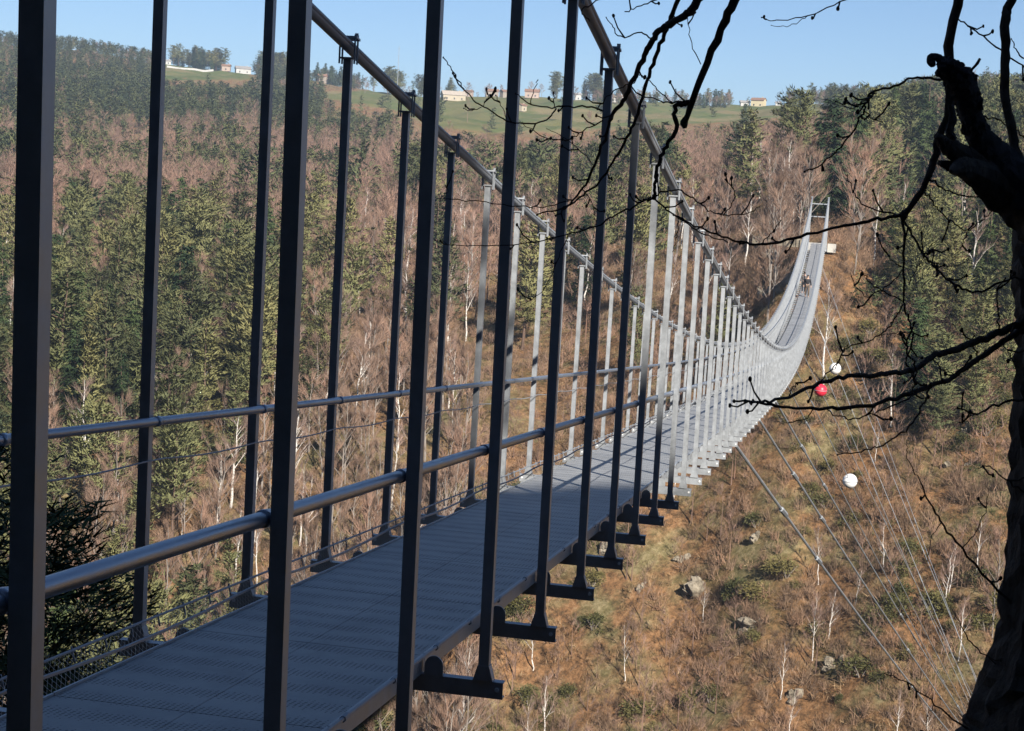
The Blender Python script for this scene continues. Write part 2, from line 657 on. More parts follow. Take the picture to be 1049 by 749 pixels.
# deck sheets, one per bay, with a narrow joint at each cross beam
mb = MB()
for i in range(len(stations) - 1):
    y0, y1 = stations[i] + .004, stations[i + 1] - .004
    for x0, x1 in ((-DW, -.0015), (.0015, DW)):
        vs_ = []
        for y in (y0, y1):
            z = zd(y) + .085
            vs_ += [(x0, y, z - .006), (x1, y, z - .006), (x1, y, z), (x0, y, z)]
        mb.add(vs_, [(0, 1, 2, 3), (7, 6, 5, 4), (3, 2, 6, 7), (1, 0, 4, 5), (0, 3, 7, 4), (2, 1, 5, 6)])
mb.build('deck', DECK, br)
for s in (-1, 1):
    mb = MB()
    for i in range(len(stations) - 1):
        y0, y1 = stations[i], stations[i + 1]
        mb.bar((s * (DW + .008), y0 + .004, zd(y0) + .05), (s * (DW + .008), y1 - .004, zd(y1) + .05), .005, .045)
        mb.bar((s * (DW - .02), y0 + .03, zd(y0) + .008), (s * (DW - .02), y1 - .03, zd(y1) + .008), .02, .004)
    mb.build('deck_edge', STEEL, br)
    # walkway handrail, a tube with a sleeve at every post
    ys = np.linspace(stations[0], stations[-1], 380)
    mb = MB()
    mb.tube([(s * XR, y, zd(y) + 1.082) for y in ys], .0225, 10, caps=True)
    for y in stations:
        mb.tube([(s * XR, y + dy, zd(y + dy) + 1.082) for dy in (-.022, .022)], .0265, 10)
        mb.bar((s * (XR + .02), y, zd(y) + 1.082), (s * (XB - .026), y, zd(y) + 1.082), .012, .012)
    mb.build('handrail', RAIL, br, True)
    mb = MB()
    mb.tube([(s * XR, y, zd(y) + .90 - .02 * math.sin(((y - Y0) % STEP) / STEP * math.pi)) for y in np.linspace(stations[0], stations[-1], 720)], .0045, 5)
    mb.build('safety_wire', CABLE, br)
    mb = MB()
    hw = .205 if s < 0 else .135
    mb.tube([(s * .625, y, zd(y) + hw) for y in np.linspace(stations[0], stations[-1], 240)], .006 if s < 0 else .009, 6)
    for y in np.arange(stations[0], 60, .3 if s < 0 else .75):          # hooks and clips holding the net
        k = random.uniform(-.03, .03)
        if s < 0:
            mb.tube([(s * .63, y + k, zd(y) + hw + .015), (s * .622, y + k + .015, zd(y) + hw - .05)], .005, 4)
        else:
            mb.tube([(s * .625, y + k - .025, zd(y) + hw), (s * .625, y + k + .025, zd(y) + hw)], .014, 6)
    mb.build('edge_wire', CABLE, br)
    # main cable and its backstays
    ys = np.linspace(YN, YE, 300)
    mb = MB()
    pts = [(s * (XB - .0039 * (zc(y) - zd(y))), y, zc(y) + .075) for y in ys]
    pts = [(s * 1.15, -16, 1.0)] + pts + [(s * 1.1, YE + 14, -1.2)]
    mb.tube(pts, .034, 10)
    for dx, dz in ((.024, .025), (-.024, .023)):
        mb.tube([(p[0] + dx, p[1], p[2] + dz * .5) for p in pts], .018, 6)
    mb.build('main_cable', CABLE, br, True)
    # chain link net from the deck edge out to the handrail
    ys = np.linspace(stations[0], stations[-1], 361)
    vs_, uvs = [], []
    hn = .205 if s < 0 else .135
    prof = [(DW + .014, .075), (DW + .045, (hn + .075) / 2), (.622, hn)]
    ll = [0, .07, .14]
    for y in ys:
        for (x, h), l in zip(prof, ll):
            vs_.append((s * x, y, zd(y) + h))
            uvs.append((y, l))
    fs = []
    for i in range(len(ys) - 1):
        for k in range(2):
            fs.append((i * 3 + k, i * 3 + k + 1, i * 3 + k + 4, i * 3 + k + 3))
    me = bpy.data.meshes.new('side_netting')
    me.from_pydata(vs_, [], fs)
    uvl = me.uv_layers.new(name='UVMap')
    for lp in me.loops:
        uvl.data[lp.index].uv = uvs[lp.vertex_index]
    me.materials.append(NET)
    link('side_netting', me, br)


def post_shape(mb, y, side, zb, zt):
    """square tube with a flared foot; leans with the cable plane"""
    h = zt - zb
    xb_, xt_ = xpost(y, side, 0), xpost(y, side, h)
    mb.bar((xb_, y, zb + .005), (xt_, y, zt), .025, .025)
    q = xpost(y, side, .2)
    vs_ = []
    for z, k in ((zb + .004, .047), (zb + .02, .043), (zb + .075, .027)):
        for dx, dy in ((-k, -.028), (k, -.028), (k, .028), (-k, .028)):
            vs_.append((xb_ + dx, y + dy, z))
    f = [(3, 2, 1, 0), (8, 9, 10, 11)]
    for L in (0, 4):
        for k in range(4):
            f.append((L + k, L + (k + 1) % 4, L + 4 + (k + 1) % 4, L + 4 + k))
    mb.add(vs_, f)


def clamp_shape(mb, y, side):
    z = zc(y)
    x = xpost(y, side, z - zd(y))
    sl = (zc(y + .1) - zc(y - .1)) / .2
    mb.box((x, y, z + .006), (.042, .038, .006))
    for dy in (-.030, .030):
        mb.tube([(x + side * .050, y + dy, z - .03), (x + side * .050, y + dy, z + .155)], .007, 6)
        mb.tube([(x - side * .050, y + dy, z - .03), (x - side * .050, y + dy, z + .155)], .007, 6)
    r = Matrix.Rotation(math.atan(sl), 3, 'X')
    mb.box((x, y, z + .132), (.064, .042, .007), r)
    for dx in (-.05, .05):
        mb.tube([(x + dx, y, z + .138), (x + dx, y, z + .165)], .013, 6)


def beam_shape(mb, y):
    z = zd(y)
    L = XB + .095
    mb.box((0, y - .012, z - .04), (L, .004, .04))            # channel: web and two flanges
    mb.box((0, y + .012, z - .003), (L, .020, .003))
    mb.box((0, y + .012, z - .077), (L, .020, .003))


def bracket_shape(mb, y, s):
    z = zd(y)
    pts = []
    n = 8
    for k in range(n + 1):
        a = math.pi * k / n
        pts.append((.045 * math.cos(a), .045 + .05 * math.sin(a)))
    pts = [(.045, 0)] + pts + [(-.045, 0)]
    vs_ = []
    for dy in (-.02, -.011):
        for u, v in pts:
            vs_.append((s * (DW + .065) + u, y + dy, z + v))
    m = len(pts)
    f = [tuple(range(m)), tuple(range(2 * m - 1, m - 1, -1))]
    f += [(k, m + k, m + (k + 1) % m, (k + 1) % m) for k in range(m)]
    mb.add(vs_, f)


rest_p, rest_b = MB(), MB()
vis = [y for y in stations if y > 0]
for n_, y in enumerate(stations):
    zb = zd(y)
    beam = y > 0 and n_ < 104
    if beam:
        mb = MB()
        beam_shape(mb, y)
        bo = mb.build('cross_beam', STEEL, br)
        if y < 70:
            for s in (-1, 1):
                mb = MB()
                bracket_shape(mb, y, s)
                mb.build('edge_bracket', STEEL, bo)
                mb = MB()
                mb.tube([(s * (XB + .068), y - .022, zb - .035), (s * (XB + .068), y - .015, zb - .035)], .011, 8)
                mb.build('hole_disc', WHITE, bo)  # white disc painted in for daylight through the beam-end hole
    else:
        beam_shape(rest_b, y)
    for s in (-1, 1):
        if beam and n_ - 4 < 50:
            mb = MB()
            post_shape(mb, y - (.15 if s < 0 and n_ == 6 else 0), s, zb, zc(y))
            po = mb.build('hanger_post', STEEL, br)
            mb = MB()
            clamp_shape(mb, y, s)
            mb.build('cable_clamp', STEEL, po)
        else:
            post_shape(rest_p, y, s, zb, zc(y))
            clamp_shape(rest_p, y, s)
o = rest_p.build('hanger_posts', STEEL, br)
o['kind'] = 'stuff'
o = rest_b.build('cross_beams', STEEL, br)
o['kind'] = 'stuff'


def pylon(y, ztop, zbase, name):
    mb = MB()
    for s in (-1, 1):
        xt = .84 if y < 10 else .87
        mb.bar((s * .97, y, zbase), (s * xt, y, ztop), .065, .065)
        mb.box((s * xt, y, ztop + .03), (.11, .11, .03))
        mb.box((s * .97, y, zbase + .02), (.16, .16, .02))
    po = mb.build(name, STEEL, br)
    for k in (.12, .36):
        mb = MB()
        z = ztop - (ztop - zbase) * k
        mb.bar((-.82, y, z), (.82, y, z), .045, .05)
        mb.build('cross_bar', STEEL, po)


pylon(YE, zc(YE) + .12, zd(YE) - .9, 'pylon')
pylon(YN, zc(YN) + .12, zd(YN) - .3, 'pylon')

# stay cables fanning from the beam ends down to the bank
ANCH = at(1040, 812, 118.5)
ANCH[2] = float(H(ANCH[0], ANCH[1])) + .3
stay_y = [26.9, 35.9, 46.4, 58.4, 71.9, 86.9, 103.4, 121.4, 140.9, 160.4]
stays = []
for y in stay_y:
    A = np.array([XB + .06, y, zd(y) - .05])
    B = ANCH + np.array([rng.uniform(-.6, .6), (y - 60) * .02, 0])
    pts = []
    for t in np.linspace(0, 1, 30):
        P = A + (B - A) * t
        P[2] -= 4 * t * (1 - t) * .006 * np.linalg.norm(B - A)
        pts.append(P)
    stays.append(np.array(pts))
    mb = MB()
    mb.tube(pts, .026 if y < 50 else .019, 6)
    so_ = mb.build('stay_cable', STEEL, br)
    for t in (.045, .09, .30, .55):                                    # turnbuckles and clamps
        mb = MB()
        P = A + (B - A) * t
        P[2] -= 4 * t * (1 - t) * .006 * np.linalg.norm(B - A)
        Q = P + (B - A) / np.linalg.norm(B - A) * .55
        mb.tube([P, Q], .05 if y < 50 else .036, 6)
        mb.build('cable_sleeve', STEEL, so_)


def marker(px, py, rad, m, label):
    """aircraft warning ball threaded on the stay that passes closest"""
    best = None
    for S in stays:
        for i in range(len(S) - 1):
            for t in (0, .25, .5, .75):
                P = S[i] * (1 - t) + S[i + 1] * t
                X, Y, D = to_px(P)
                d = (X[0] - px) ** 2 + (Y[0] - py) ** 2
                if best is None or d < best[0]:
                    best = (d, P, D[0])
    P = best[1]
    e = empty('marker_ball', P, label, 'marker ball', 'warning balls on the stay cables')
    mb = MB()
    mb.ball((0, 0, 0), rad * best[2] / FPX, 20, 14)
    mb.build('shell', m, e, True)
    mb = MB()
    R_ = rad * best[2] / FPX
    mb.tube([(R_ * 1.008 * math.cos(a), R_ * 1.008 * math.sin(a), 0) for a in np.linspace(0, 2 * math.pi, 25)], R_ * .05, 5, caps=False)
    mb.build('seam', CABLE, e)


RED = m_plain('red_plastic', (.62, .03, .06), .4, .1)
marker(839, 403, 6.5, RED, 'red warning ball strung on a thin stay cable')
marker(871, 490, 7.5, WHITE, 'white warning ball low on a stay cable below the red one')
marker(853, 381, 6, WHITE, 'white warning ball high on a stay cable just above the red one')


# ------------------------------------------------------------------ abutment beyond the bridge
CONC = m_plain('pale_concrete', (.50, .48, .44), .85, .2, 1.2)
e = empty('anchor_block', (0, YE + .9, zd(YE) - .95), 'pale concrete anchor block under the far end of the footbridge', 'anchor block')
mb = MB()
mb.box((0, 0, .42), (1.0, .6, .42))
mb.build('block', CONC, e)
mb = MB()
mb.box((1.55, -.3, .40), (.45, .5, .45))
mb.build('side_block', CONC, e)
wl = MB()
for i in range(7):
    x = -1.4 - i * .85
    yv = YE + .6 + i * .22
    wl.box((x, yv, zd(YE) - .25 + .02 * (i % 2)), (.42, .25, .42 + .03 * (i % 3)))
tag(wl.build('retaining_wall', ROCK), 'low pale stone retaining wall beside the far end of the footbridge', 'wall')

# ------------------------------------------------------------------ foreground tree
tree = empty('leafless_tree', (2.9, 3.5, float(H(2.9, 3.5))), 'dark leafless old tree with broken stub overhanging the bridge', 'tree')
TINV = Matrix.Translation(tree.location).inverted()


def loc_pts(lst, r0, r1):
    n = len(lst)
    out = []
    for i, (x, y) in enumerate(lst):
        r = r0 + (r1 - r0) * i / max(n - 1, 1)
        out.append(TINV @ Vector(at(x, y, r)))
    return out


def smooth_pts(p, rad, k=4, jit=.0, seed=0):
    """Catmull-Rom through the points"""
    rr = random.Random(seed)
    P = [p[0] * 2 - p[1]] + p + [p[-1] * 2 - p[-2]]
    out, ro = [], []
    for i in range(1, len(P) - 2):
        for j in range(k):
            t = j / k
            a_, b_, c_, d_ = P[i - 1], P[i], P[i + 1], P[i + 2]
            q = .5 * ((2 * b_) + (c_ - a_) * t + (2 * a_ - 5 * b_ + 4 * c_ - d_) * t * t + (3 * b_ - a_ - 3 * c_ + d_) * t ** 3)
            if jit and (i > 1 or j > 0):
                q = q + Vector((rr.gauss(0, jit), rr.gauss(0, jit), rr.gauss(0, jit)))
            out.append(q)
            ro.append(rad[i - 1] * (1 - t) + rad[i] * t)
    out.append(p[-1])
    ro.append(rad[-1])
    return out, ro


# trunk
tp = loc_pts([(1112, 900), (1100, 790), (1096, 740), (1103, 655), (1110, 560), (1116, 460), (1121, 361), (1122, 290), (1126, 200), (1140, 90), (1165, -60), (1190, -260), (1205, -500), (1220, -800)], 3.6, 3.9)
tr = [.30, .245, .205, .168, .160, .158, .155, .158, .165, .13, .12, .11, .095, .08]
pp, rr_ = smooth_pts(tp, tr, 7)
mb = MB()
rs_ = random.Random(5)
sides = 40
vs_ = []
ref = Vector((1, 0, 0))
furrow = [rs_.uniform(-1, 1) for _ in range(sides)]
for i, (p, r) in enumerate(zip(pp, rr_)):
    for k in range(sides):
        a = 2 * math.pi * k / sides
        q = r * (1 + .055 * furrow[(k + i // 9) % sides] + .045 * rs_.uniform(-1, 1) + .05 * math.sin(3 * a + i * .1))
        if i < 22:
            q *= 1 + .14 * max(0, math.sin(4 * a + .6)) * (22 - i) / 22
        vs_.append(p + Vector((math.cos(a), math.sin(a), 0)) * q)
fs = []
for i in range(len(pp) - 1):
    for k in range(sides):
        fs.append((i * sides + k, i * sides + (k + 1) % sides, (i + 1) * sides + (k + 1) % sides, (i + 1) * sides + k))
mb.add(vs_, fs)
mb.build('trunk', BARK, tree)

# broken limb with two jagged prongs
mb = MB()
pp, rr_ = smooth_pts(loc_pts([(1120, 255), (1075, 225), (1046, 196), (1020, 181), (992, 164), (972, 150), (959, 139)], 3.62, 3.45), [.095, .070, .043, .031, .024, .019, .006], 5)
mb.tube(pp, rr_, 16, .10, 3)
pp, rr_ = smooth_pts(loc_pts([(1075, 220), (1032, 196), (1002, 180), (980, 172), (962, 167)], 3.6, 3.47), [.075, .040, .021, .014, .005], 5)
mb.tube(pp, rr_, 14, .14, 4)
pp, rr_ = smooth_pts(loc_pts([(1030, 196), (1000, 177), (985, 172), (974, 176)], 3.55, 3.40), [.05, .03, .02, .004], 4)
mb.tube(pp, rr_, 10, .15, 8)
stub = mb.build('broken_limb', BARK, tree)
mb = MB()
pp, rr_ = smooth_pts(loc_pts([(1052, 200), (1022, 168), (1005, 143), (995, 120), (990, 97), (982, 81), (971, 70), (963, 65)], 3.56, 3.44), [.064, .040, .028, .021, .026, .027, .019, .009], 6)
mb.tube(pp, rr_, 18, .13, 12)
rs_ = random.Random(21)
for i in range(190):                                                    # knobbly crust of the old wound
    t = rs_.uniform(.35, .95)
    k = int(t * (len(pp) - 1))
    d = Vector((rs_.gauss(0, 1), rs_.gauss(0, 1), rs_.gauss(0, 1))).normalized()
    mb.ball(pp[k] + d * rr_[k] * .95, rs_.uniform(.003, .011), 6, 4, (1, 1, 1), .35, i)
pp, rr_ = smooth_pts(loc_pts([(972, 70), (966, 63), (959, 58.5), (953.5, 60), (954.5, 65), (958, 65)], 3.45, 3.44), [.012, .009, .008, .009, .008, .005], 5)
mb.tube(pp, rr_, 8, .1, 14)
pp, rr_ = smooth_pts(loc_pts([(974, 108), (976, 122), (973, 135), (979, 143)], 3.42, 3.42), [.006, .008, .009, .005], 4)
mb.tube(pp, rr_, 7, .15, 15)
mb.build('burl', BURL, stub)

# limbs and twigs: (points, distance at start and end, thickness in millimetres at start and end)
BR = [
    ('branch', [(1190, -330), (1090, -230), (1010, -110), (983, -10), (972, 60), (973, 105), (961, 147), (948, 188), (926, 220)], 3.7, 3.75, 34, 15),
    ('twig', [(926, 220), (903, 224), (880, 229), (860, 232), (820, 242), (790, 250), (765, 249), (740, 242), (712, 231), (690, 220)], 3.75, 3.6, 13, 5),
    ('twig', [(918, 220), (888, 211), (876, 198), (868, 180)], 3.75, 3.8, 6, 3),
    ('twig', [(924, 222), (926, 250), (926, 274), (926, 309), (932, 327), (934, 352), (928, 374), (938, 380)], 3.75, 3.7, 9, 5),
    ('twig', [(926, 226), (936, 244), (947, 262), (958, 274), (967, 283), (982, 294), (1002, 299), (1026, 289), (1049, 286), (1080, 290)], 3.75, 3.6, 8, 7),
    ('twig', [(951, 180), (962, 190), (976, 198), (1000, 202), (1026, 205)], 3.75, 3.7, 7, 4),
    ('twig', [(944, 194), (953, 203), (961, 215), (975, 227), (991, 237), (1003, 228), (1014, 218), (1023, 204)], 3.75, 3.9, 6, 3),
    ('twig', [(991, 237), (988, 246), (984, 254)], 3.83, 3.83, 5, 3),
    ('twig', [(925, 276), (914, 289), (900, 299), (885, 303), (872, 283)], 3.75, 3.6, 5, 3),
    ('twig', [(925, 309), (903, 297), (890, 288), (882, 277)], 3.74, 3.6, 5, 3),
    ('twig', [(925, 312), (918, 325), (909, 336), (894, 347), (868, 356), (862, 365), (856, 377)], 3.74, 3.6, 6, 3),
    ('twig', [(932, 290), (942, 270), (955, 256), (967, 244)], 3.75, 3.8, 4, 2),
    ('twig', [(947, 262), (955, 250), (963, 243)], 3.75, 3.75, 4, 2),
    ('twig', [(948, 266), (960, 270), (980, 272), (1000, 262)], 3.75, 3.85, 4, 2),
    ('twig', [(926, 274), (914, 268), (911, 262)], 3.75, 3.7, 4, 2),
    ('twig', [(1080, 318), (1049, 330), (1026, 340), (1005, 348), (980, 357), (958, 364), (940, 377), (917, 382), (890, 385), (864, 386), (840, 393), (808, 407), (784, 411), (763, 411)], 3.7, 3.2, 22, 5),
    ('twig', [(1090, 325), (1049, 339), (1032, 347), (1012, 361), (997, 371), (976, 386), (952, 396), (917, 408), (878, 417), (846, 418), (808, 418), (778, 412), (752, 411)], 3.72, 3.25, 18, 5),
    ('twig', [(952, 399), (946, 415), (931, 436), (908, 454), (887, 461), (858, 466)], 3.5, 3.4, 7, 4),
    ('twig', [(1075, 405), (1037, 411), (1014, 418), (999, 424), (981, 418)], 3.62, 3.5, 10, 5),
    ('twig', [(999, 424), (988, 430), (983, 433)], 3.55, 3.5, 5, 3),
    ('twig', [(1023, 338), (1022, 318), (1021, 298), (1030, 285)], 3.6, 3.6, 6, 4),
    ('twig', [(1014, 355), (1003, 366), (996, 350), (998, 344)], 3.65, 3.6, 6, 4),
    ('twig', [(1040, 333), (1030, 352), (1035, 365), (1040, 370)], 3.6, 3.5, 5, 3),
    ('twig', [(938, 378), (936, 395), (933, 404)], 3.45, 3.45, 5, 3),
    ('twig', [(938, 378), (930, 362), (928, 352), (926, 344)], 3.45, 3.4, 6, 6),
    ('twig', [(955, 365), (962, 376), (975, 382), (985, 386)], 3.5, 3.5, 5, 3),
    ('twig', [(808, 407), (811, 398), (817, 394)], 3.3, 3.3, 4, 3),
    ('twig', [(834, 419), (826, 428), (808, 433)], 3.3, 3.3, 4, 3),
    ('twig', [(846, 418), (860, 428), (880, 428), (900, 422), (930, 408), (950, 398)], 3.3, 3.45, 4, 5),
    ('twig', [(840, 393), (852, 378), (863, 362), (868, 354)], 3.3, 3.3, 4, 3),
    ('twig', [(898, 345), (915, 342), (935, 340)], 3.65, 3.7, 3, 3),
    ('twig', [(1004, 60), (988, 78), (958, 81), (940, 80), (916, 88), (892, 96), (886, 110), (880, 124), (868, 142), (856, 156), (842, 168), (824, 176)], 3.55, 3.5, 10, 4),
    ('twig', [(884, 112), (894, 122), (904, 125)], 3.5, 3.5, 4, 3),
    ('twig', [(898, 95), (884, 105), (872, 112), (856, 104)], 3.5, 3.5, 4, 3),
    ('branch', [(1120, -210), (1070, -90), (1036, 0), (1030, 20), (1030, 60), (1030, 96), (1036, 130), (1044, 165), (1060, 190)], 3.65, 3.6, 22, 24),
    ('twig', [(982, 20), (1000, 32), (1020, 48), (1049, 68), (1075, 90)], 3.72, 3.7, 5, 6),
    ('twig', [(1008, 120), (1020, 122), (1034, 130), (1049, 140)], 3.6, 3.65, 5, 5),
    ('twig', [(1049, 60), (1041, 50), (1036, 40)], 3.6, 3.6, 5, 3),
    ('twig', [(905, -30), (885, -10), (860, 3), (828, 16), (796, 22), (780, 18)], 3.9, 3.8, 6, 3),
    ('twig', [(828, 16), (818, 22), (806, 27), (790, 26)], 3.85, 3.8, 3, 2),
    ('branch', [(1190, -420), (1010, -300), (850, -180), (785, -80), (753, 0), (738, 31), (716, 86), (701, 126)], 3.7, 4.0, 38, 17),
    ('twig', [(712, 101), (700, 107), (692, 109), (692, 132), (684, 148), (676, 163), (671, 185), (670, 202)], 3.98, 4.0, 15, 9),
    ('twig', [(670, 202), (664, 204), (648, 212), (633, 219), (618, 228), (600, 235), (582, 240), (550, 248), (518, 251), (470, 252), (446, 246)], 4.0, 4.2, 9, 3),
    ('twig', [(670, 202), (680, 196), (695, 195), (707, 201), (725, 215), (741, 221), (765, 219), (778, 212)], 4.0, 3.9, 7, 3),
    ('twig', [(670, 203), (683, 215), (701, 227), (722, 240), (745, 248)], 4.0, 3.9, 8, 4),
    ('twig', [(695, 222), (694, 236), (692, 250), (689, 258)], 3.95, 3.95, 4, 2),
    ('twig', [(718, 66), (707, 40), (704, 15)], 4.0, 4.0, 4, 3),
    ('twig', [(708, 102), (692, 106), (680, 104), (664, 100), (655, 97)], 3.98, 4.0, 7, 3),
    ('twig', [(690, 106), (676, 95), (664, 81), (655, 77)], 3.98, 4.0, 5, 3),
    ('branch', [(850, -180), (780, -70), (716, 0), (707, 12), (689, 23), (676, 32), (667, 44), (658, 61), (646, 89), (637, 107), (627, 118), (621, 138), (609, 169), (597, 193), (581, 212), (569, 221)], 3.85, 4.2, 26, 4),
    ('twig', [(760, -90), (712, -30), (695, 0), (686, 21), (680, 37), (670, 61), (663, 83), (656, 107), (647, 132), (633, 157), (618, 181), (597, 200), (575, 214), (550, 220)], 3.9, 4.25, 16, 4),
    ('twig', [(618, 114), (597, 109), (572, 110), (544, 107), (528, 96)], 4.05, 4.1, 7, 4),
    ('twig', [(570, 111), (560, 123), (541, 126), (520, 124), (495, 109), (480, 97), (470, 83), (462, 71), (454, 59)], 4.1, 4.1, 7, 4),
    ('twig', [(618, 123), (597, 135), (581, 143), (557, 141), (535, 126)], 4.07, 4.1, 5, 3),
    ('twig', [(658, 63), (648, 84), (628, 94), (612, 112)], 4.0, 4.05, 5, 4),
    ('twig', [(667, 42), (658, 33), (636, 38), (628, 28), (621, 18)], 4.0, 4.0, 6, 3),
    ('twig', [(640, 12), (652, 7), (672, 0), (690, -14)], 4.1, 4.0, 4, 6),
    ('twig', [(604, 22), (596, 12), (606, 4), (640, -10)], 4.1, 4.0, 4, 6),
    ('twig', [(495, 109), (500, 100), (499, 95)], 4.1, 4.1, 3, 3),
    ('twig', [(493, 110), (482, 113), (475, 111)], 4.1, 4.1, 3, 3),
    ('twig', [(519, 122), (512, 106), (508, 98)], 4.1, 4.1, 3, 3),
    ('twig', [(544, 107), (546, 95), (551, 82)], 4.1, 4.1, 4, 3),
    ('twig', [(568, 111), (567, 98), (567, 95)], 4.1, 4.1, 4, 5),
    ('twig', [(450, 204), (482, 206), (510, 209), (538, 212), (560, 212), (582, 206)], 4.2, 4.15, 4, 4),
    ('twig', [(450, 204), (458, 196), (456, 190)], 4.2, 4.2, 3, 3),
    ('twig', [(597, 194), (606, 206), (609, 222), (610, 230)], 4.15, 4.15, 4, 3),
    ('twig', [(608, 170), (590, 150), (572, 138), (560, 132)], 4.1, 4.15, 4, 2),
    ('twig', [(582, 240), (570, 270), (556, 298), (534, 312)], 4.1, 4.2, 4, 2),
    ('twig', [(780, 250), (790, 240), (800, 226)], 3.65, 3.6, 4, 3),
    ('twig', [(741, 221), (750, 208), (752, 196), (743, 184)], 3.95, 3.9, 4, 4),
    ('twig', [(943, 494), (952, 515), (964, 535), (985, 562), (1022, 605), (1060, 640)], 3.55, 3.6, 5, 10),
    ('twig', [(943, 494), (930, 470), (928, 455)], 3.55, 3.5, 4, 2),
    ('twig', [(964, 535), (955, 550), (950, 575)], 3.55, 3.5, 3, 2),
    ('twig', [(985, 562), (1000, 545), (1010, 520), (1012, 500)], 3.56, 3.6, 4, 2),
    ('twig', [(905, 690), (930, 700), (958, 722), (990, 745), (1040, 770)], 3.5, 3.6, 3, 8),
    ('twig', [(958, 722), (950, 735), (948, 755)], 3.5, 3.5, 3, 2),
    ('twig', [(978, 628), (990, 650), (1005, 668), (1040, 690)], 3.5, 3.6, 3, 6),
    ('twig', [(1002, 480), (1012, 478), (1030, 492), (1050, 505)], 3.5, 3.6, 3, 6),
]
rs_ = random.Random(33)
for n_, (kind, lst, r0, r1, w0, w1) in enumerate(BR):
    P = loc_pts(lst, r0, r1)
    rad = [(w0 + (w1 - w0) * i / (len(P) - 1)) * (.00042 if w0 > 14 else .00032) for i in range(len(P))]
    pp, rr_ = smooth_pts(P, rad, 5, .0016, n_)
    mb = MB()
    mb.tube(pp, rr_, 8 if w0 > 12 else 6, .14, n_)
    mb.ball(pp[-1], rr_[-1] * 1.5, 6, 5, (1, 1, 1.3), .2, n_)
    for k in range(2, len(pp) - 1):                                    # spurs and buds
        if rr_[k] < .006 and rs_.random() < .12:
            d = (pp[k + 1] - pp[k - 1]).normalized()
            o_ = Vector((rs_.gauss(0, 1), rs_.gauss(0, .7), rs_.gauss(.3, 1)))
            o_ = (o_ - d * o_.dot(d)).normalized() * .8 + d * .6
            L = rs_.uniform(.012, .05)
            q1, q2 = pp[k] + o_ * L * .6, pp[k] + o_ * L + Vector((0, 0, L * .25))
            mb.tube([pp[k], q1, q2], [.0022, .0018, .0016], 5)
            mb.ball(q2, rs_.uniform(.0028, .0042), 6, 4, (1, 1, 1.4), .2, k)
    mb.build(kind, BARK if w0 > 20 else TWIG, tree, True)


# ------------------------------------------------------------------ tree kinds
def rodrigues(d):
    d = np.asarray(d, float)
    return d / (np.linalg.norm(d) + 1e-9)


def cards(centers, dirs, L, Wd, seed):
    """spiky triangles pointing along dirs"""
    r = np.random.default_rng(seed)
    n = len(centers)
    side = np.cross(dirs, r.normal(size=(n, 3)))
    side /= np.linalg.norm(side, axis=1)[:, None] + 1e-9
    V = np.empty((n, 3, 3))
    V[:, 0] = centers - side * Wd[:, None]
    V[:, 1] = centers + side * Wd[:, None]
    V[:, 2] = centers + dirs * L[:, None]
    return V.reshape(-1, 3), np.arange(n * 3).reshape(-1, 3)


def norm_rows(a):
    return a / (np.linalg.norm(a, axis=1)[:, None] + 1e-9)


def conifer_arrays(seed, kind, nb, per, fine=1.):
    """unit-height crown triangles: tufts along branches set in uneven whorls"""
    r = np.random.default_rng(seed)
    C, D, L, Wd = [], [], [], []
    lean = r.normal(0, .03, 2)
    base = {'pine': .20, 'fir': .07, 'open': .40}[kind]
    spread = {'pine': .20, 'fir': .19, 'open': .22}[kind]
    gapa = r.uniform(0, 6.28)
    nw = {'pine': 15, 'fir': 22, 'open': 10}[kind]
    for i in range(nb):
        wh = (i * nw // nb + .5 + r.normal(0, .16)) / nw
        t = base + (1 - base) * min(.995, max(0, wh))
        q = (t - base) / (1 - base)
        if kind == 'fir':
            ln = spread * (1 - t) ** .9 + .010
        elif kind == 'pine':
            ln = spread * 1.12 * (1 - q) ** .78 * (.65 + .35 * min(1, q * 5)) + .012
        else:
            ln = spread * math.sqrt(max(.03, 1 - (2 * q - .75) ** 2 / 1.65))
        ln *= r.uniform(.5, 1.2)
        a = r.uniform(0, 6.283)
        if kind != 'fir' and math.cos(a - gapa - t * 5) > .75:
            ln *= .4
        rise = {'pine': r.uniform(-.12, .40), 'fir': r.uniform(-.45, -.05), 'open': r.uniform(-.05, .55)}[kind]
        d = np.array([math.cos(a), math.sin(a), rise])
        nt_ = max(1, int(1 + 4 * ln / spread))
        for c in range(nt_):
            sc = (c + r.uniform(.4, 1.0)) / nt_
            k = max(3, int(per / 3.2 * r.uniform(.6, 1.3)))
            o = np.array([r.normal(0, .018), r.normal(0, .018), r.normal(0, .006)]) * (1 if kind != 'fir' else .6)
            P = d * ln * sc + o + np.array([lean[0] * t, lean[1] * t, t + .10 * ln * sc])
            P = P + r.normal(0, 1, (k, 3)) * np.array([.017, .017, .009]) * (1 if kind != 'fir' else .75)
            dd = norm_rows(d * .95 + r.normal(0, .42, (k, 3)) + np.array([0, 0, .42 if kind != 'fir' else -.22]))
            C.append(P)
            D.append(dd)
            L.append(r.uniform(.024, .052, k) * fine ** .5)
            Wd.append(r.uniform(.0032, .0070, k) * fine)
    C, D, L, Wd = np.concatenate(C), np.concatenate(D), np.concatenate(L), np.concatenate(Wd)
    return cards(C, D, L, Wd, seed + 1)


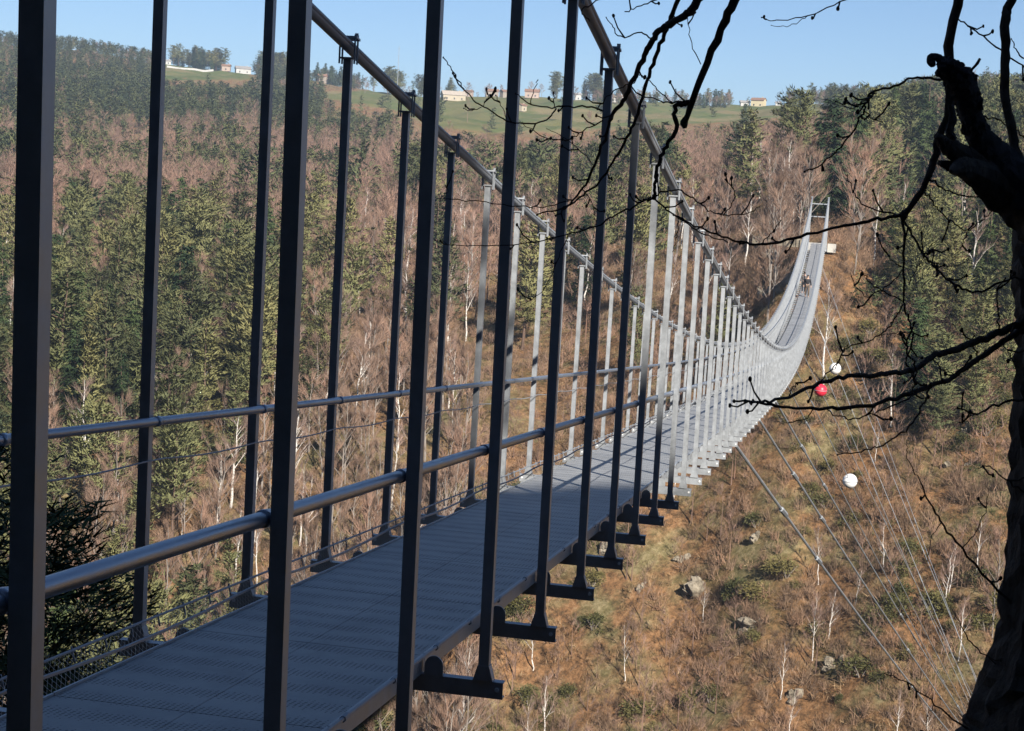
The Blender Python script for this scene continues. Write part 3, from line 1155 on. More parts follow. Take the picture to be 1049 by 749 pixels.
def conifer_trunk(seed, kind):
    r = random.Random(seed)
    mb = MB()
    pts = [(r.gauss(0, .006) * (i > 0), r.gauss(0, .006) * (i > 0), i / 7. - (.05 if i == 0 else 0)) for i in range(8)]
    mb.tube(pts, [.012 * (1 - .85 * i / 7) for i in range(8)], 6)
    if kind != 'fir':
        for i in range(9):
            z = r.uniform(.2, .75)
            a = r.uniform(0, 6.28)
            l = r.uniform(.06, .16)
            mb.tube([(0, 0, z), (l * math.cos(a), l * math.sin(a), z + l * .4)], [.005, .0015], 4)
    return mb


def bare_arrays(seed, slim, ntw, first=.22):
    """unit-height limbs (mesh builder) and twig triangles"""
    r = random.Random(seed)
    mb = MB()
    top = []
    lean = (r.gauss(0, .04), r.gauss(0, .04))
    pts = []
    for i in range(9):
        t = i / 8.
        pts.append(Vector((lean[0] * t + r.gauss(0, .008) * (i > 0), lean[1] * t + r.gauss(0, .008) * (i > 0), t * .93 - (.05 if i == 0 else 0))))
    mb.tube(pts, [.0115 * (1 - .88 * i / 8) for i in range(9)], 5)
    nl = 15 if not slim else 10
    for k in range(nl):
        t = first + (.92 - first) * (k + r.random()) / nl
        i = min(7, int(t * 8))
        p0 = pts[i].lerp(pts[i + 1], t * 8 - i)
        a = r.uniform(0, 6.283)
        ln = (.34 if not slim else .22) * (1.05 - t) * r.uniform(.7, 1.3) + .05
        st = r.uniform(.7, 1.5)
        d = Vector((math.cos(a), math.sin(a), st)).normalized()
        p1 = p0 + d * ln * .5 + Vector((0, 0, .02))
        p2 = p0 + (d + Vector((0, 0, .25))).normalized() * ln
        rd = .0055 * (1.1 - t)
        mb.tube([p0, p1, p2], [rd, rd * .7, rd * .25], 4)
        for q in (p1, p0.lerp(p1, .6), p1.lerp(p2, .6)):
            a2 = a + r.uniform(-1.1, 1.1)
            d2 = Vector((math.cos(a2), math.sin(a2), r.uniform(.5, 1.6))).normalized()
            l2 = ln * r.uniform(.35, .6)
            mb.tube([q, q + d2 * l2], [rd * .5, rd * .15], 3)
            top.append((q, d2, l2))
        top.append((p1, (p2 - p1).normalized(), (p2 - p1).length))
    top.append((pts[6], Vector((0, 0, 1)), .22))
    rn = np.random.default_rng(seed)
    idx = rn.integers(0, len(top), ntw)
    Q = np.array([top[i][0] for i in idx])
    Dq = np.array([top[i][1] for i in idx])
    Lq = np.array([top[i][2] for i in idx])
    C = Q + Dq * (Lq * rn.uniform(.15, 1.05, ntw))[:, None]
    D = norm_rows(Dq * .8 + rn.normal(0, .35, (ntw, 3)) + np.array([0, 0, .75]))
    V, Fc = cards(C, D, rn.uniform(.05, .13, ntw), rn.uniform(.0008, .0019, ntw), seed + 2)
    return mb, V, Fc


def outward(V, axis=.35):
    """soft crown normals: away from the stem and upward, one per corner"""
    c = V.copy()
    c[:, 2] = (c[:, 2] - .45) * axis
    return norm_rows(norm_rows(c) + np.array([0, 0, .25]))


def face_outward(V, Fc):
    T = V[Fc]
    ng = np.cross(T[:, 1] - T[:, 0], T[:, 2] - T[:, 0])
    o = outward(T.mean(1))
    flip = (ng * o).sum(1) < 0
    Fc = Fc.copy()
    Fc[flip] = Fc[flip][:, ::-1]
    ng = norm_rows(np.where(flip[:, None], -ng, ng))
    n = np.empty_like(V)
    for q in range(3):
        n[Fc[:, q]] = norm_rows(outward(V[Fc[:, q]]) * .75 + ng * .45)
    return V, Fc, n


def crown_mesh(name, V, Fc, m):
    V, Fc, n = face_outward(V, Fc)
    me = np_mesh(name, V, Fc, m)
    me.polygons.foreach_set('use_smooth', [True] * len(me.polygons))
    me.normals_split_custom_set_from_vertices([tuple(q) for q in n])
    return me


KIND = {}
for k, (nm, nb, per) in {'pine': ('pine', 115, 40), 'open': ('open', 80, 46), 'fir': ('fir', 200, 34)}.items():
    KIND[k] = []
    for s in range(4 if k != 'fir' else 3):
        sd_ = 100 * len(nm) + 31 * s + nb
        V, Fc = conifer_arrays(sd_, nm, nb, per)
        KIND[k].append((conifer_trunk(sd_, nm).mesh('conifer_trunk', PINE_BARK), crown_mesh('needle_crown', V, Fc, FIR_G if k == 'fir' else PINE_G)))
KIND['bare'], KIND['birch'] = [], []
for s in range(6):
    mb, V, Fc = bare_arrays(40 + s, s % 3 == 2, 1250)
    KIND['bare'].append((mb.mesh('bare_trunk', GREY_BARK), np_mesh('twig_crown', V, Fc, TWIGS)))
for s in range(5):
    mb, V, Fc = bare_arrays(70 + s, True, 560, .35)
    KIND['birch'].append((mb.mesh('birch_trunk', BIRCH), np_mesh('twig_crown', V, Fc, BIRCH_T)))
LOW = {'pine': [], 'bare': []}
for s in range(6):
    V, Fc = conifer_arrays(900 + s, ('pine', 'open', 'fir')[s % 3], 46, 9)
    c = V.reshape(-1, 3, 3).mean(1, keepdims=True)
    LOW['pine'].append(face_outward((c + (V.reshape(-1, 3, 3) - c) * 2.2).reshape(-1, 3), Fc))
    mb, V, Fc = bare_arrays(950 + s, False, 210)
    c = V.reshape(-1, 3, 3).mean(1, keepdims=True)
    V = (c + (V.reshape(-1, 3, 3) - c) * np.array([1.8, 1.8, 1.35])).reshape(-1, 3)
    tv = np.array([[-.012, 0, -.05], [.012, 0, -.05], [0, 0, .8], [0, -.012, -.05], [0, .012, -.05], [0, 0, .8]])
    LOW['bare'].append((np.concatenate([V, tv]), np.concatenate([Fc, np.arange(6).reshape(-1, 3) + len(V)]), None))


# ------------------------------------------------------------------ planting
def zones(px, py):
    """how thickly trees stand (0-1) and how many of them are evergreens"""
    if field_mask(np.array([px]), np.array([py]), np.array([900.]))[0] > 0:
        return .012, .6
    if px > 330 and py < 100:
        return (.9, .28) if px > 640 else (.3, .7)
    if px < 165 and py < 112:
        return 1.3, .88
    if px < 340 and py < 140:
        return 1.3, .93
    if px < 60 and py < 300:
        return .9, .25
    if px < 270 and py < 178:
        return 1., .62
    if px < 560 and 112 < py < 160:
        return 1., (.8 if px < 420 else .5)
    if px < 480 and py < 262:
        return 1., .13
    if px < 350 and py < 470:
        return .95, .66
    if px < 350:
        return .75, .5
    if 560 < px < 840 and py < 168:
        return 1., .85
    if px < 700 and py < 330:
        return .9, (.30 if py < 230 else .38)
    if px < 480 and py < 480:
        return .5, .4
    if px < 845 and py < 245:
        return .8, .2
    if px >= 845 and py < 245:
        return 1., .72
    if px >= 845 and py < 360:
        return 1.2, .97
    if px >= 845 and py < 450:
        return .9, .45
    if px < 480:
        return .4, .45
    return 1.0, -3.


HOUSES = [
    (172, 64, 6, 4.5, 'white', 'slate', .3, 'small white building half hidden by pines on the skyline'),
    (232, 66, 9, 5.5, 'pink', 'tile', -.2, 'pale pink farmhouse behind the sloping field on the hilltop'),
    (249, 67, 17, 5.5, 'white', 'slate', .15, 'long white farmhouse at the top of the sloping field'),
    (331, 80, 15, 8, 'stone', 'tile', .5, 'old stone house with brown gable among hilltop pines'),
    (464, 103, 22, 5.5, 'tan', 'paleroof', .2, 'large barn with pale tan roof at the village edge'),
    (480, 97, 9, 5, 'pink', 'tile', -.3, 'pink house with tiled roof directly behind the tan barn'),
    (504, 96, 13, 6, 'stone', 'tile', .1, 'stone house in the middle of the hilltop village row'),
    (518, 97, 11, 6.5, 'stone', 'tile', .6, 'taller stone house next along the hilltop village row'),
    (545, 100, 14, 6, 'pink', 'tile', -.1, 'pinkish house with tiled roof at the end of the village row'),
    (535, 114, 7, 5, 'tan', 'tile', .9, 'small beige gabled house standing alone in the green field'),
    (592, 100, 6, 6, 'white', 'slate', .3, 'narrow white house in front of dark hilltop pines'),
    (633, 100, 15, 5, 'white', 'paleroof', -.2, 'white house with pale grey roof on the bare ridge'),
    (763, 106, 9, 4, 'white', 'slate', .2, 'low white shed beside the yellow house'),
    (777, 106, 13, 6.5, 'yellow', 'tile', -.35, 'pale yellow house with tiled roof on the ridge pasture'),
    (797, 108, 5, 3, 'white', 'slate', .1, 'tiny white hut farther along the ridge from the yellow house'),
]
HPOS = []
for h in HOUSES:
    v = ray(h[0], h[1])
    r = np.arange(500, 1400, 2.)
    P = CAM[:, None] + v[:, None] * r
    d = P[2] - H(P[0], P[1])
    i = np.nonzero(d < 0)[0]
    k = i[0] if len(i) else int(np.argmin(d))
    HPOS.append((P[0, k], P[1, k], r[k]))

cand = []
tries = 0
while tries < 200000 and len(cand) < 38000:
    tries += 1
    px = rng.uniform(-150, 1200)
    # more of the far ground per picture row, as area grows with distance
    u = rng.random()
    r = 128 + (1190 - 128) * u ** 1.2
    v = ray(px, 300)
    n2 = math.hypot(v[0], v[1])
    x, y = CAM[0] + v[0] / n2 * r, v[1] / n2 * r
    cand.append((x, y, r, px))
    if len(cand) >= 42000:
        break
cx_ = np.array([c[0] for c in cand])
cy_ = np.array([c[1] for c in cand])
cz_ = H(cx_, cy_)
qx, qy, qd = to_px(np.stack([cx_, cy_, cz_], 1))
clump = fbm(cx_, cy_, 45, 3, 40)
clump2 = fbm(cx_, cy_, 16, 2, 60)
occ = {}
plants = []
for i in range(len(cand)):
    x, y, z, r = cx_[i], cy_[i], cz_[i], cand[i][2]
    den, ev = zones(qx[i], qy[i])
    den *= np.clip(1 + clump2[i] * 1.2, .2, 1.5)
    if rng.random() > den:
        continue
    sp = 3.7 if r < 350 else 4.0 if r < 600 else 4.7
    if qx[i] > 470 and qy[i] > 340 and r < 300:
        sp = 2.4
    c = (int(x / sp), int(y / sp))
    if c in occ:
        continue
    if any(abs(qx[i] - a_) < w_ and r0_ - 110 < r < r0_ + 8 for a_, w_, r0_ in ((850, 24, 215), (766, 20, 268), (944, 20, 300))) and rng.random() < .9:
        continue
    if -4.0 < x < 2.9 and y < 190:
        continue
    if r > 500 and any(abs(math.atan2(x - CAM[0], y) - math.atan2(hx - CAM[0], hy)) < .008 and r < hr + 8 and r > hr - 220 for hx, hy, hr in HPOS):
        continue
    occ[c] = 1
    ev = np.clip(ev + clump[i] * .9 * (0 if ev in (.012,) else 1), .02, .98)
    green = rng.random() < ev and not (400 < qx[i] < 745 and qy[i] > 420)
    low = qy[i] > 340 and qx[i] > 480
    if green:
        h = rng.uniform(8, 17) if r < 600 else rng.uniform(9, 14)
        if -6 < x < 8 and y < 190:
            h = rng.uniform(3, 5.5)
        elif qx[i] > 845 and 230 < qy[i]:
            h = rng.uniform(6, 11)
    else:
        h = rng.uniform(8, 13)
        if low:
            h = rng.uniform(2.5, 6.5)
    if r > 400:
        h = min(h, 12)
    if r > 880:
        h *= .8
    if r > 380 and den > .02 and field_mask(np.array([qx[i]] * 5), qy[i] - np.array([.15, .4, .6, .8, 1.]) * h * FPX / r, np.array([900.] * 5)).max() > 0 and rng.random() < .97:
        continue
    birch = (not green) and not (810 < qx[i] < 880 and qy[i] < 262) and r < 330 and rng.random() < (.2 if low else .22)
    plants.append([x, y, z, h, 'pine' if green else ('birch' if birch else 'bare'), h / r, qx[i], qy[i], r])


def region(px, py, r):
    if py < 118 or r > 640:
        return 5
    if px > 845:
        return 3 if py < 240 else 4
    if px > 480 and py > 340:
        return 4
    if px > 620 and py < 250:
        return 3
    if px < 350 and py > 262:
        return 0
    if px < 480:
        return 1
    return 2


WHERE = ['in the dense stand across the gorge beyond the far handrail',
         'in the reddish woods high up beyond the far handrail',
         'on the wooded slope behind the sunlit hanger posts',
         'on the wooded slope above the far bridge end',
         'on the leaf strewn slope under the stay cables',
         'on the distant ridge below the farmhouses']
WORD = {'pine': ('green pine', 'pine tree', 'pine_tree'), 'bare': ('leafless brownish tree', 'tree', 'bare_tree'), 'birch': ('slender white trunked birch', 'birch', 'birch_tree')}


def plant(kind, name, x, y, z, h, label, cat, group, wide=1.0, var=None):
    k = random.randrange(len(KIND[kind])) if var is None else var
    tm, cm = KIND[kind][k]
    e = empty(name, (x, y, z - .15), label, cat, group, random.uniform(0, 6.28))
    e.scale = (h * wide, h * wide, h)
    e.rotation_euler = (random.gauss(0, .03), random.gauss(0, .03), random.uniform(0, 6.28))
    link('stem' if kind == 'shrub' else 'trunk', tm, e)
    link('crown', cm, e)
    return e


masses = {'pine': [], 'bare': []}
for kind, limit in (('pine', 288), ('bare', 270), ('birch', 110)):
    lst = sorted([p for p in plants if p[4] == kind and -20 < p[6] < 1070], key=lambda p: -p[5])
    for p in lst[:limit]:
        w_, cat, name = WORD[kind]
        rg = region(p[6], p[7], p[8])
        k = kind
        if kind == 'pine':
            u_ = random.random()
            k = 'open' if u_ < .33 else 'fir' if u_ < .5 else 'pine'
        wide = random.uniform(.8, 1.2) if kind == 'pine' else random.uniform(.8, 1.15)
        plant(k, name, p[0], p[1], p[2], p[3], w_ + ' ' + WHERE[rg], cat, w_ + 's ' + WHERE[rg], wide)
    masses['pine' if kind == 'pine' else 'bare'] += lst[limit:] + [p for p in plants if p[4] == kind and not (-20 < p[6] < 1070)]


def forest(name, lst, lows, m):
    Vs, Fs, Ts, Ns, n = [], [], [], [], 0
    for p in lst:
        V, Fc, nv = lows[rng.integers(0, len(lows))]
        a = rng.uniform(0, 6.28)
        c, s = math.cos(a), math.sin(a)
        wd = p[3] * rng.uniform(.85, 1.3)
        W_ = np.empty_like(V)
        W_[:, 0] = (V[:, 0] * c - V[:, 1] * s) * wd + p[0]
        W_[:, 1] = (V[:, 0] * s + V[:, 1] * c) * wd + p[1]
        W_[:, 2] = V[:, 2] * p[3] + p[2] - .15
        Vs.append(W_)
        if nv is not None:
            Ns.append(np.stack([nv[:, 0] * c - nv[:, 1] * s, nv[:, 0] * s + nv[:, 1] * c, nv[:, 2]], 1))
        Fs.append(Fc + n)
        Ts.append(np.full(len(V), np.clip(rng.normal(.42 - .14 * (p[8] > 600), .24), 0, 1)))
        n += len(V)
    me = np_mesh(name, np.concatenate(Vs), np.concatenate(Fs), m, {'tint': np.concatenate(Ts)})
    if Ns:
        me.polygons.foreach_set('use_smooth', np.ones(len(me.polygons), bool))
        me.normals_split_custom_set_from_vertices(np.concatenate(Ns).tolist())
    return tag(link(name, me), kind='stuff')


print('plants', len(plants), {k: len(v) for k, v in masses.items()})
forest('conifer_forest', masses['pine'], LOW['pine'], PINE_M)
forest('leafless_woods', masses['bare'], LOW['bare'], TWIGS_M)

# trees that stand out
STAND = [
    ('fir', 'fir_tree', 851, 218, 118, 215, 'very tall dark fir right behind the far pylon', 'fir tree', 1.6, 0),
    ('fir', 'fir_tree', 838, 222, 62, 214, 'shorter dark fir tucked beside the tallest fir at the pylon', 'fir tree', 1.3, 1),
    ('pine', 'pine_tree', 766, 205, 92, 268, 'tall bushy pine standing alone among leafless trees near the ridge', 'pine tree', 1.35, 1),
    ('fir', 'fir_tree', 944, 205, 104, 300, 'broad dark fir on the slope just behind the broken stub', 'fir tree', 1.2, 2),
    ('fir', 'fir_tree', 180, 385, 135, 218, 'large dark spruce in the pine stand beyond the far handrail', 'fir tree', 1.35, 0),
    ('fir', 'fir_tree', 65, 395, 120, 218, 'dark spruce beside the thickest hanger post in the pine stand', 'fir tree', 1.3, 1),
    ('pine', 'pine_tree', 205, 232, 45, 330, 'small lone pine in the reddish leafless woods, bushier of two', 'pine tree', 1.3, 2),
    ('pine', 'pine_tree', 232, 238, 40, 326, 'small lone pine in the reddish leafless woods, paler of two', 'pine tree', 1.2, 3),
    ('fir', 'fir_tree', 535, 235, 60, 330, 'dark spruce standing above the leafless trees behind the bridge', 'fir tree', 1.2, 2),
    ('open', 'pine_tree', 955, 490, 95, 150, 'dark open pine on the leaf covered bank below the white ball', 'pine tree', 1.25, 1),
    ('fir', 'fir_tree', 760, 140, 34, 640, 'dark conifer on the lower edge of the ridge pasture', 'fir tree', 1.2, 0),
]
for kind, name, px, py, hp, r, label, cat, wide, var in STAND:
    v = ray(px, py)
    x, y = CAM[0] + v[0] * r, v[1] * r
    z = float(H(x, y))
    plant(kind, name, x, y, z, max(4, at(px, py - hp, r)[2] - z), label, cat, None, wide, var)
BIRCHES = [(209, 418, 88), (228, 398, 82), (152, 412, 62), (68, 408, 62), (186, 560, 60), (843, 398, 120), (795, 245, 70), (813, 240, 66), (838, 600, 66), (876, 622, 44), (848, 660, 66), (905, 590, 60), (966, 628, 70), (972, 610, 60), (1000, 590, 66), (832, 678, 80),
           (896, 475, 40), (912, 440, 90), (800, 720, 70), (806, 760, 60), (918, 770, 70), (950, 770, 60), (340, 330, 70), (432, 310, 66), (720, 640, 50), (545, 690, 70), (556, 770, 90), (640, 700, 70), (690, 250, 60), (670, 245, 60)]
for px, py, hp in BIRCHES:
    P = ground_hit(px, py)
    if P is None:
        continue
    d = np.hypot(P[0] - CAM[0], P[1])
    rg = region(px, py, d)
    plant('birch', 'birch_tree', P[0], P[1], P[2], hp * d / FPX, WORD['birch'][0] + ' ' + WHERE[rg], 'birch', WORD['birch'][0] + 's ' + WHERE[rg], random.uniform(.7, 1.0))

# hilltop pines on the skyline behind the farms
for px, r, n_, hh, sp in ((200, 1135, 36, (10, 16), 26), (278, 1130, 44, (11, 19), 30), (345, 1120, 20, (9, 14), 30), (402, 1030, 8, (12, 17), 12), (432, 1030, 7, (11, 17), 9), (462, 1030, 2, (12, 14), 5), (571, 1010, 5, (11, 17), 7), (605, 1012, 10, (12, 18), 14)):
    for k in range(n_):
        q = px + random.gauss(0, sp * .5)
        v = ray(q, 100)
        rr2 = r + random.uniform(0, 50)
        x, y = CAM[0] + v[0] * rr2, v[1] * rr2
        plant(random.choice(('pine', 'open', 'fir')), 'skyline_pine', x, y, float(H(x, y)), random.uniform(*hh), 'dark pine of the clumps on the skyline behind the farmhouses', 'pine tree', 'skyline pines behind the farmhouses', random.uniform(1.1, 1.6))

for k in range(230):                                                  # the row of mixed trees along the ridge behind the yellow house
    q = random.uniform(600, 900)
    if 748 < q < 806:
        q += 90
    v = ray(q, 100)
    rr2 = random.uniform(915, 985) if q > 690 else random.uniform(990, 1040)
    x, y = CAM[0] + v[0] * rr2, v[1] * rr2
    kd = random.choice(('bare', 'bare', 'bare', 'bare', 'bare', 'pine', 'fir'))
    ev_ = kd != 'bare'
    plant(kd, 'ridge_conifer' if ev_ else 'ridge_tree', x, y, float(H(x, y)), random.uniform(4, 9) * (1.2 if ev_ else 1), ('dark conifer' if ev_ else 'brown leafless tree') + ' in the tree row on the ridge behind the yellow house', 'conifer' if ev_ else 'tree',
          ('conifers' if ev_ else 'leafless trees') + ' in the ridge row behind the yellow house', random.uniform(1.0, 1.6))
for k in range(36):                                                   # bare village trees
    q = random.uniform(350, 640)
    v = ray(q, 100)
    rr2 = random.uniform(985, 1060)
    x, y = CAM[0] + v[0] * rr2, v[1] * rr2
    plant('bare', 'village_tree', x, y, float(H(x, y)), random.uniform(5, 10), 'small leafless tree among the village houses on the ridge', 'tree', 'leafless trees among the village houses', random.uniform(1.1, 1.6))

# unseen firs added round the near end of the bridge to block sky light
for x, y, hh in ((-4.5, -5, 15), (-.5, -7, 17), (5.5, -5.5, 16), (-8.5, -1, 14), (2.2, -6, 13), (-7, -8, 18), (9, -9, 17), (-12, 3, 15), (-3.6, -9, 17)):
    plant('fir', 'fir_tree', x, y, float(H(x, y)), hh, 'unseen tall fir added behind the near end of the footbridge to block sky light', 'fir tree', 'unseen firs added to deepen the shade', 1.5)

# young pine in the shade below the near end of the bridge
for px, py, r, hp, lab in ((20, 640, 15.5, 3.9, 'dark shaded pine close below the near end of the footbridge'), (-35, 520, 17.5, 4.5, 'taller shaded pine beyond the near end of the footbridge, mostly out of view')):
    P = at(px, py, r)
    gz = float(H(P[0], P[1]))
    P2 = at(px, py - (130 if r < 16 else 80), r)
    sd_ = 4000 + int(r * 10)
    V, Fc = conifer_arrays(sd_, 'pine', 90, 330, .26)
    hgt = P2[2] - gz
    e = empty('pine_tree', (P[0], P[1], gz - .2), lab, 'pine tree')
    e.scale = (hgt * 1.05, hgt * 1.05, hgt)
    link('trunk', conifer_trunk(sd_, 'pine').mesh('conifer_trunk', PINE_BARK), e)
    link('crown', crown_mesh('needle_crown', V, Fc, FIR_G), e)

# ------------------------------------------------------------------ undergrowth, rocks
nu = 70000
u = rng.random(nu)
r = 118 + (330 - 118) * u ** 1.25
px = rng.uniform(-120, 1170, nu)
vx = np.array([ray(p, 300)[:2] for p in px])
ux, uy = CAM[0] + vx[:, 0] * r, vx[:, 1] * r
uz = H(ux, uy)
keep = fbm(ux, uy, 14, 3, 90) + rng.uniform(-.5, .5, nu) > -.18
ux, uy, uz = ux[keep], uy[keep], uz[keep]
nu = len(ux)
pat = fbm(ux, uy, 20, 3, 77)
K = 14
C = np.repeat(np.stack([ux, uy, uz], 1), K, 0)
size = np.repeat(rng.uniform(.2, 1.0, nu) ** 1.6 * .85 + .10, K)
D = norm_rows(rng.normal(0, .75, (nu * K, 3)) + np.array([0, 0, .95]))
C = C + np.stack([rng.normal(0, .35, nu * K) * size, rng.normal(0, .35, nu * K) * size, rng.uniform(-.1, .25, nu * K) * size], 1)
V, Fc = cards(C, D, size * rng.uniform(.5, 1.1, nu * K), size * rng.uniform(.010, .04, nu * K), 5)
tint = np.clip(.5 + pat * 1.1 + rng.normal(0, .2, nu), 0, 1)
tag(link('undergrowth', np_mesh('undergrowth', V, Fc, UNDER, {'tint': np.repeat(tint, K * 3)})), kind='stuff')

# evergreen shrubs scattered over the open slope
KIND['shrub'] = []
SHRUB_G = m_leafy('shrub_leaves', (.035, .042, .015), (.115, .105, .038))
for k in range(4):
    r_ = np.random.default_rng(700 + k)
    n_ = 900
    d_ = norm_rows(r_.normal(0, 1, (n_, 3)) * np.array([1, 1, .8]) + np.array([0, 0, .3]))
    lobes = norm_rows(r_.normal(0, 1, (7, 3)) + np.array([0, 0, .6])) * np.array([.32, .32, .30])
    c_ = lobes[r_.integers(0, 7, n_)] + d_ * r_.uniform(.05, .28, (n_, 1))
    c_[:, 2] = np.abs(c_[:, 2] + .22)
    V, Fc = cards(c_, norm_rows(d_ + r_.normal(0, .5, (n_, 3))), r_.uniform(.05, .11, n_), r_.uniform(.012, .028, n_), 70 + k)
    mb = MB()
    for q in range(6):
        a_ = q * 1.05
        mb.tube([(0, 0, -.05), (.12 * math.cos(a_), .12 * math.sin(a_), .25), (.26 * math.cos(a_), .26 * math.sin(a_), .5)], [.02, .014, .005], 4)
    KIND['shrub'].append((mb.mesh('shrub_stem', GREY_BARK), np_mesh('shrub_crown', V, Fc, SHRUB_G)))
SW = ('on the leaf strewn slope under the stay cables', 'on the brown slope below the near crossbeams')
placed = 0
while placed < 130:
    qx_, qy_ = random.uniform(470, 1049), random.uniform(330, 770)
    if qx_ < 700 and qy_ < 470:
        continue
    P = ground_hit(qx_, qy_)
    if P is None or vnoise(np.array([P[0] / 9.]), np.array([P[1] / 9.]), 44)[0] < -.05:
        continue
    u_ = 0 if qx_ > 745 else 1
    sz = random.uniform(.9, 2.6)
    plant('shrub', 'evergreen_shrub', P[0], P[1], P[2] + .1, sz, 'olive green evergreen shrub ' + SW[u_], 'shrub', 'evergreen shrubs ' + SW[u_], random.uniform(1.0, 1.7))
    placed += 1

# low leafless brush
nb_ = 16000
Vs, Fs, Ts, n = [], [], [], 0
SH = []
for k in range(4):
    r_ = np.random.default_rng(300 + k)
    m_ = 46
    st = r_.normal(0, .10, (m_, 3)) * np.array([1, 1, 0]) + np.array([0, 0, -.03])
    dr = norm_rows(r_.normal(0, .5, (m_, 3)) + np.array([0, 0, 1.0]))
    l_ = r_.uniform(.35, 1.0, m_)
    A_, B_ = cards(st, dr, l_, r_.uniform(.006, .013, m_), k)
    k2 = 60
    ii_ = r_.integers(0, m_, k2)
    A2, B2 = cards(st[ii_] + dr[ii_] * (l_[ii_] * r_.uniform(.3, .9, k2))[:, None], norm_rows(dr[ii_] + r_.normal(0, .5, (k2, 3))), r_.uniform(.12, .4, k2), r_.uniform(.004, .009, k2), k + 9)
    SH.append((np.concatenate([A_, A2]), np.concatenate([B_, B2 + len(A_)])))
u = rng.random(nb_)
rb = 118 + (270 - 118) * u ** 1.2
pb = rng.uniform(-100, 1160, nb_)
for k in range(nb_):
    v = ray(pb[k], 300)
    x, y = CAM[0] + v[0] * rb[k], v[1] * rb[k]
    if vnoise(np.array([x / 11.]), np.array([y / 11.]), 5)[0] + rng.uniform(-.4, .4) < -.1:
        continue
    A_, B_ = SH[rng.integers(0, 4)]
    sc_ = rng.uniform(.8, 2.3)
    a_ = rng.uniform(0, 6.28)
    W_ = np.stack([(A_[:, 0] * math.cos(a_) - A_[:, 1] * math.sin(a_)) * sc_ * 1.2 + x, (A_[:, 0] * math.sin(a_) + A_[:, 1] * math.cos(a_)) * sc_ * 1.2 + y, A_[:, 2] * sc_ + float(H(x, y))], 1)
    Vs.append(W_)
    Fs.append(B_ + n)
    Ts.append(np.full(len(W_), rng.uniform(0, 1)))
    n += len(W_)
tag(link('brush', np_mesh('brush', np.concatenate(Vs), np.concatenate(Fs), BRUSH, {'tint': np.concatenate(Ts)})), kind='stuff')

ROCKS = [(722, 600, 1.3), (790, 590, 1.2), (858, 680, .9), (818, 712, .9), (776, 548, .9), (660, 600, .8), (985, 476, 1.1), (1002, 440, 1.2), (700, 575, 1.0), (772, 640, 1.1), (620, 560, .8), (805, 290, 1.6), (795, 262, 1.3), (785, 300, 1.0), (300, 545, 1.0), (640, 505, .8)]
for n_, (px, py, s) in enumerate(ROCKS):
    P = ground_hit(px, py)
    if P is None:
        continue
    rs_ = random.Random(n_ + 50)
    mb = MB()
    for k in range(8):
        mb.ball((rs_.uniform(-1.1, 1.1) * s, rs_.uniform(-.3, .3) * s, rs_.uniform(-.1, .9) * s), s * rs_.uniform(.25, .6), 7, 5, (1.1, .8, rs_.uniform(.5, 1.5)), .34, n_ * 17 + k)
    o = mb.build('rock_outcrop', ROCK)
    o.location = P - np.array([0, 0, .55 * s])
    o.rotation_euler = (0, 0, rs_.uniform(0, 6))
    rgn = 'beside the far bridge end' if py < 330 and px > 700 else 'in the leaf litter under the stay cables'if px > 600 else 'in the pine stand across the gorge'
    tag(o, 'pale grey rock outcrop ' + rgn, 'rock', 'rock outcrops ' + rgn)

# ------------------------------------------------------------------ houses
WALLC = {'white': (.46, .45, .43), 'pink': (.40, .31, .26), 'stone': (.28, .235, .19), 'tan': (.42, .36, .27), 'yellow': (.55, .47, .30)}
ROOFC = {'slate': (.28, .27, .265), 'tile': (.24, .135, .09), 'paleroof': (.42, .36, .30)}
WM = {k: m_plain('render_' + k, c, .85, .15, .6) for k, c in WALLC.items()}
RM = {k: m_plain('roof_' + k, c, .8, .25, .8) for k, c in ROOFC.items()}
GLASS = m_plain('dark_window', (.04, .045, .05), .2, .2)
for (px, py, wd, ht, wc, rc, rz, label), (x, y, rr2) in zip(HOUSES, HPOS):
    wd, ht = wd * .58, ht * .60
    z = float(H(x, y)) - .6
    face = math.atan2(y, x - CAM[0]) - math.pi / 2
    e = empty('house', (x, y, z), label, 'house', 'houses on the ridge', face + rz)
    dp = min(wd * .6, 9)
    mb = MB()
    mb.box((0, 0, ht / 2), (wd / 2, dp / 2, ht / 2))
    rh = dp * .27
    mb.add([(-wd / 2, -dp / 2, ht), (-wd / 2, dp / 2, ht), (-wd / 2, 0, ht + rh), (wd / 2, -dp / 2, ht), (wd / 2, dp / 2, ht), (wd / 2, 0, ht + rh)], [(0, 1, 2), (5, 4, 3)])
    mb.build('wall', WM[wc], e)
    mb = MB()
    for s in (-1, 1):
        A, B = Vector((0, 0, ht + rh + .12)), Vector((0, s * (dp / 2 + .4), ht - .1))
        L = wd / 2 + .35
        mb.add([(-L, A.y, A.z), (L, A.y, A.z), (L, B.y, B.z), (-L, B.y, B.z), (-L, A.y, A.z + .2), (L, A.y, A.z + .2), (L, B.y, B.z + .2), (-L, B.y, B.z + .2)],
               [(3, 2, 1, 0), (4, 5, 6, 7), (0, 1, 5, 4), (1, 2, 6, 5), (2, 3, 7, 6), (3, 0, 4, 7)])
    ro = mb.build('roof', RM[rc], e)
    mb = MB()
    mb.box((wd * .28, .3, ht + rh + .2), (.28, .28, .6))
    mb.build('chimney', WM[wc], ro)
    nwin = max(1, int(wd / 3.6))
    for k in range(nwin):
        wx = (k + .5) / nwin * wd - wd / 2
        for zz in ((1.2, 2.9) if ht > 4.2 else (1.3,)):
            mb = MB()
            mb.box((wx, -dp / 2 - .02, zz), (.35, .04, .5))
            mb.build('window', GLASS, e)
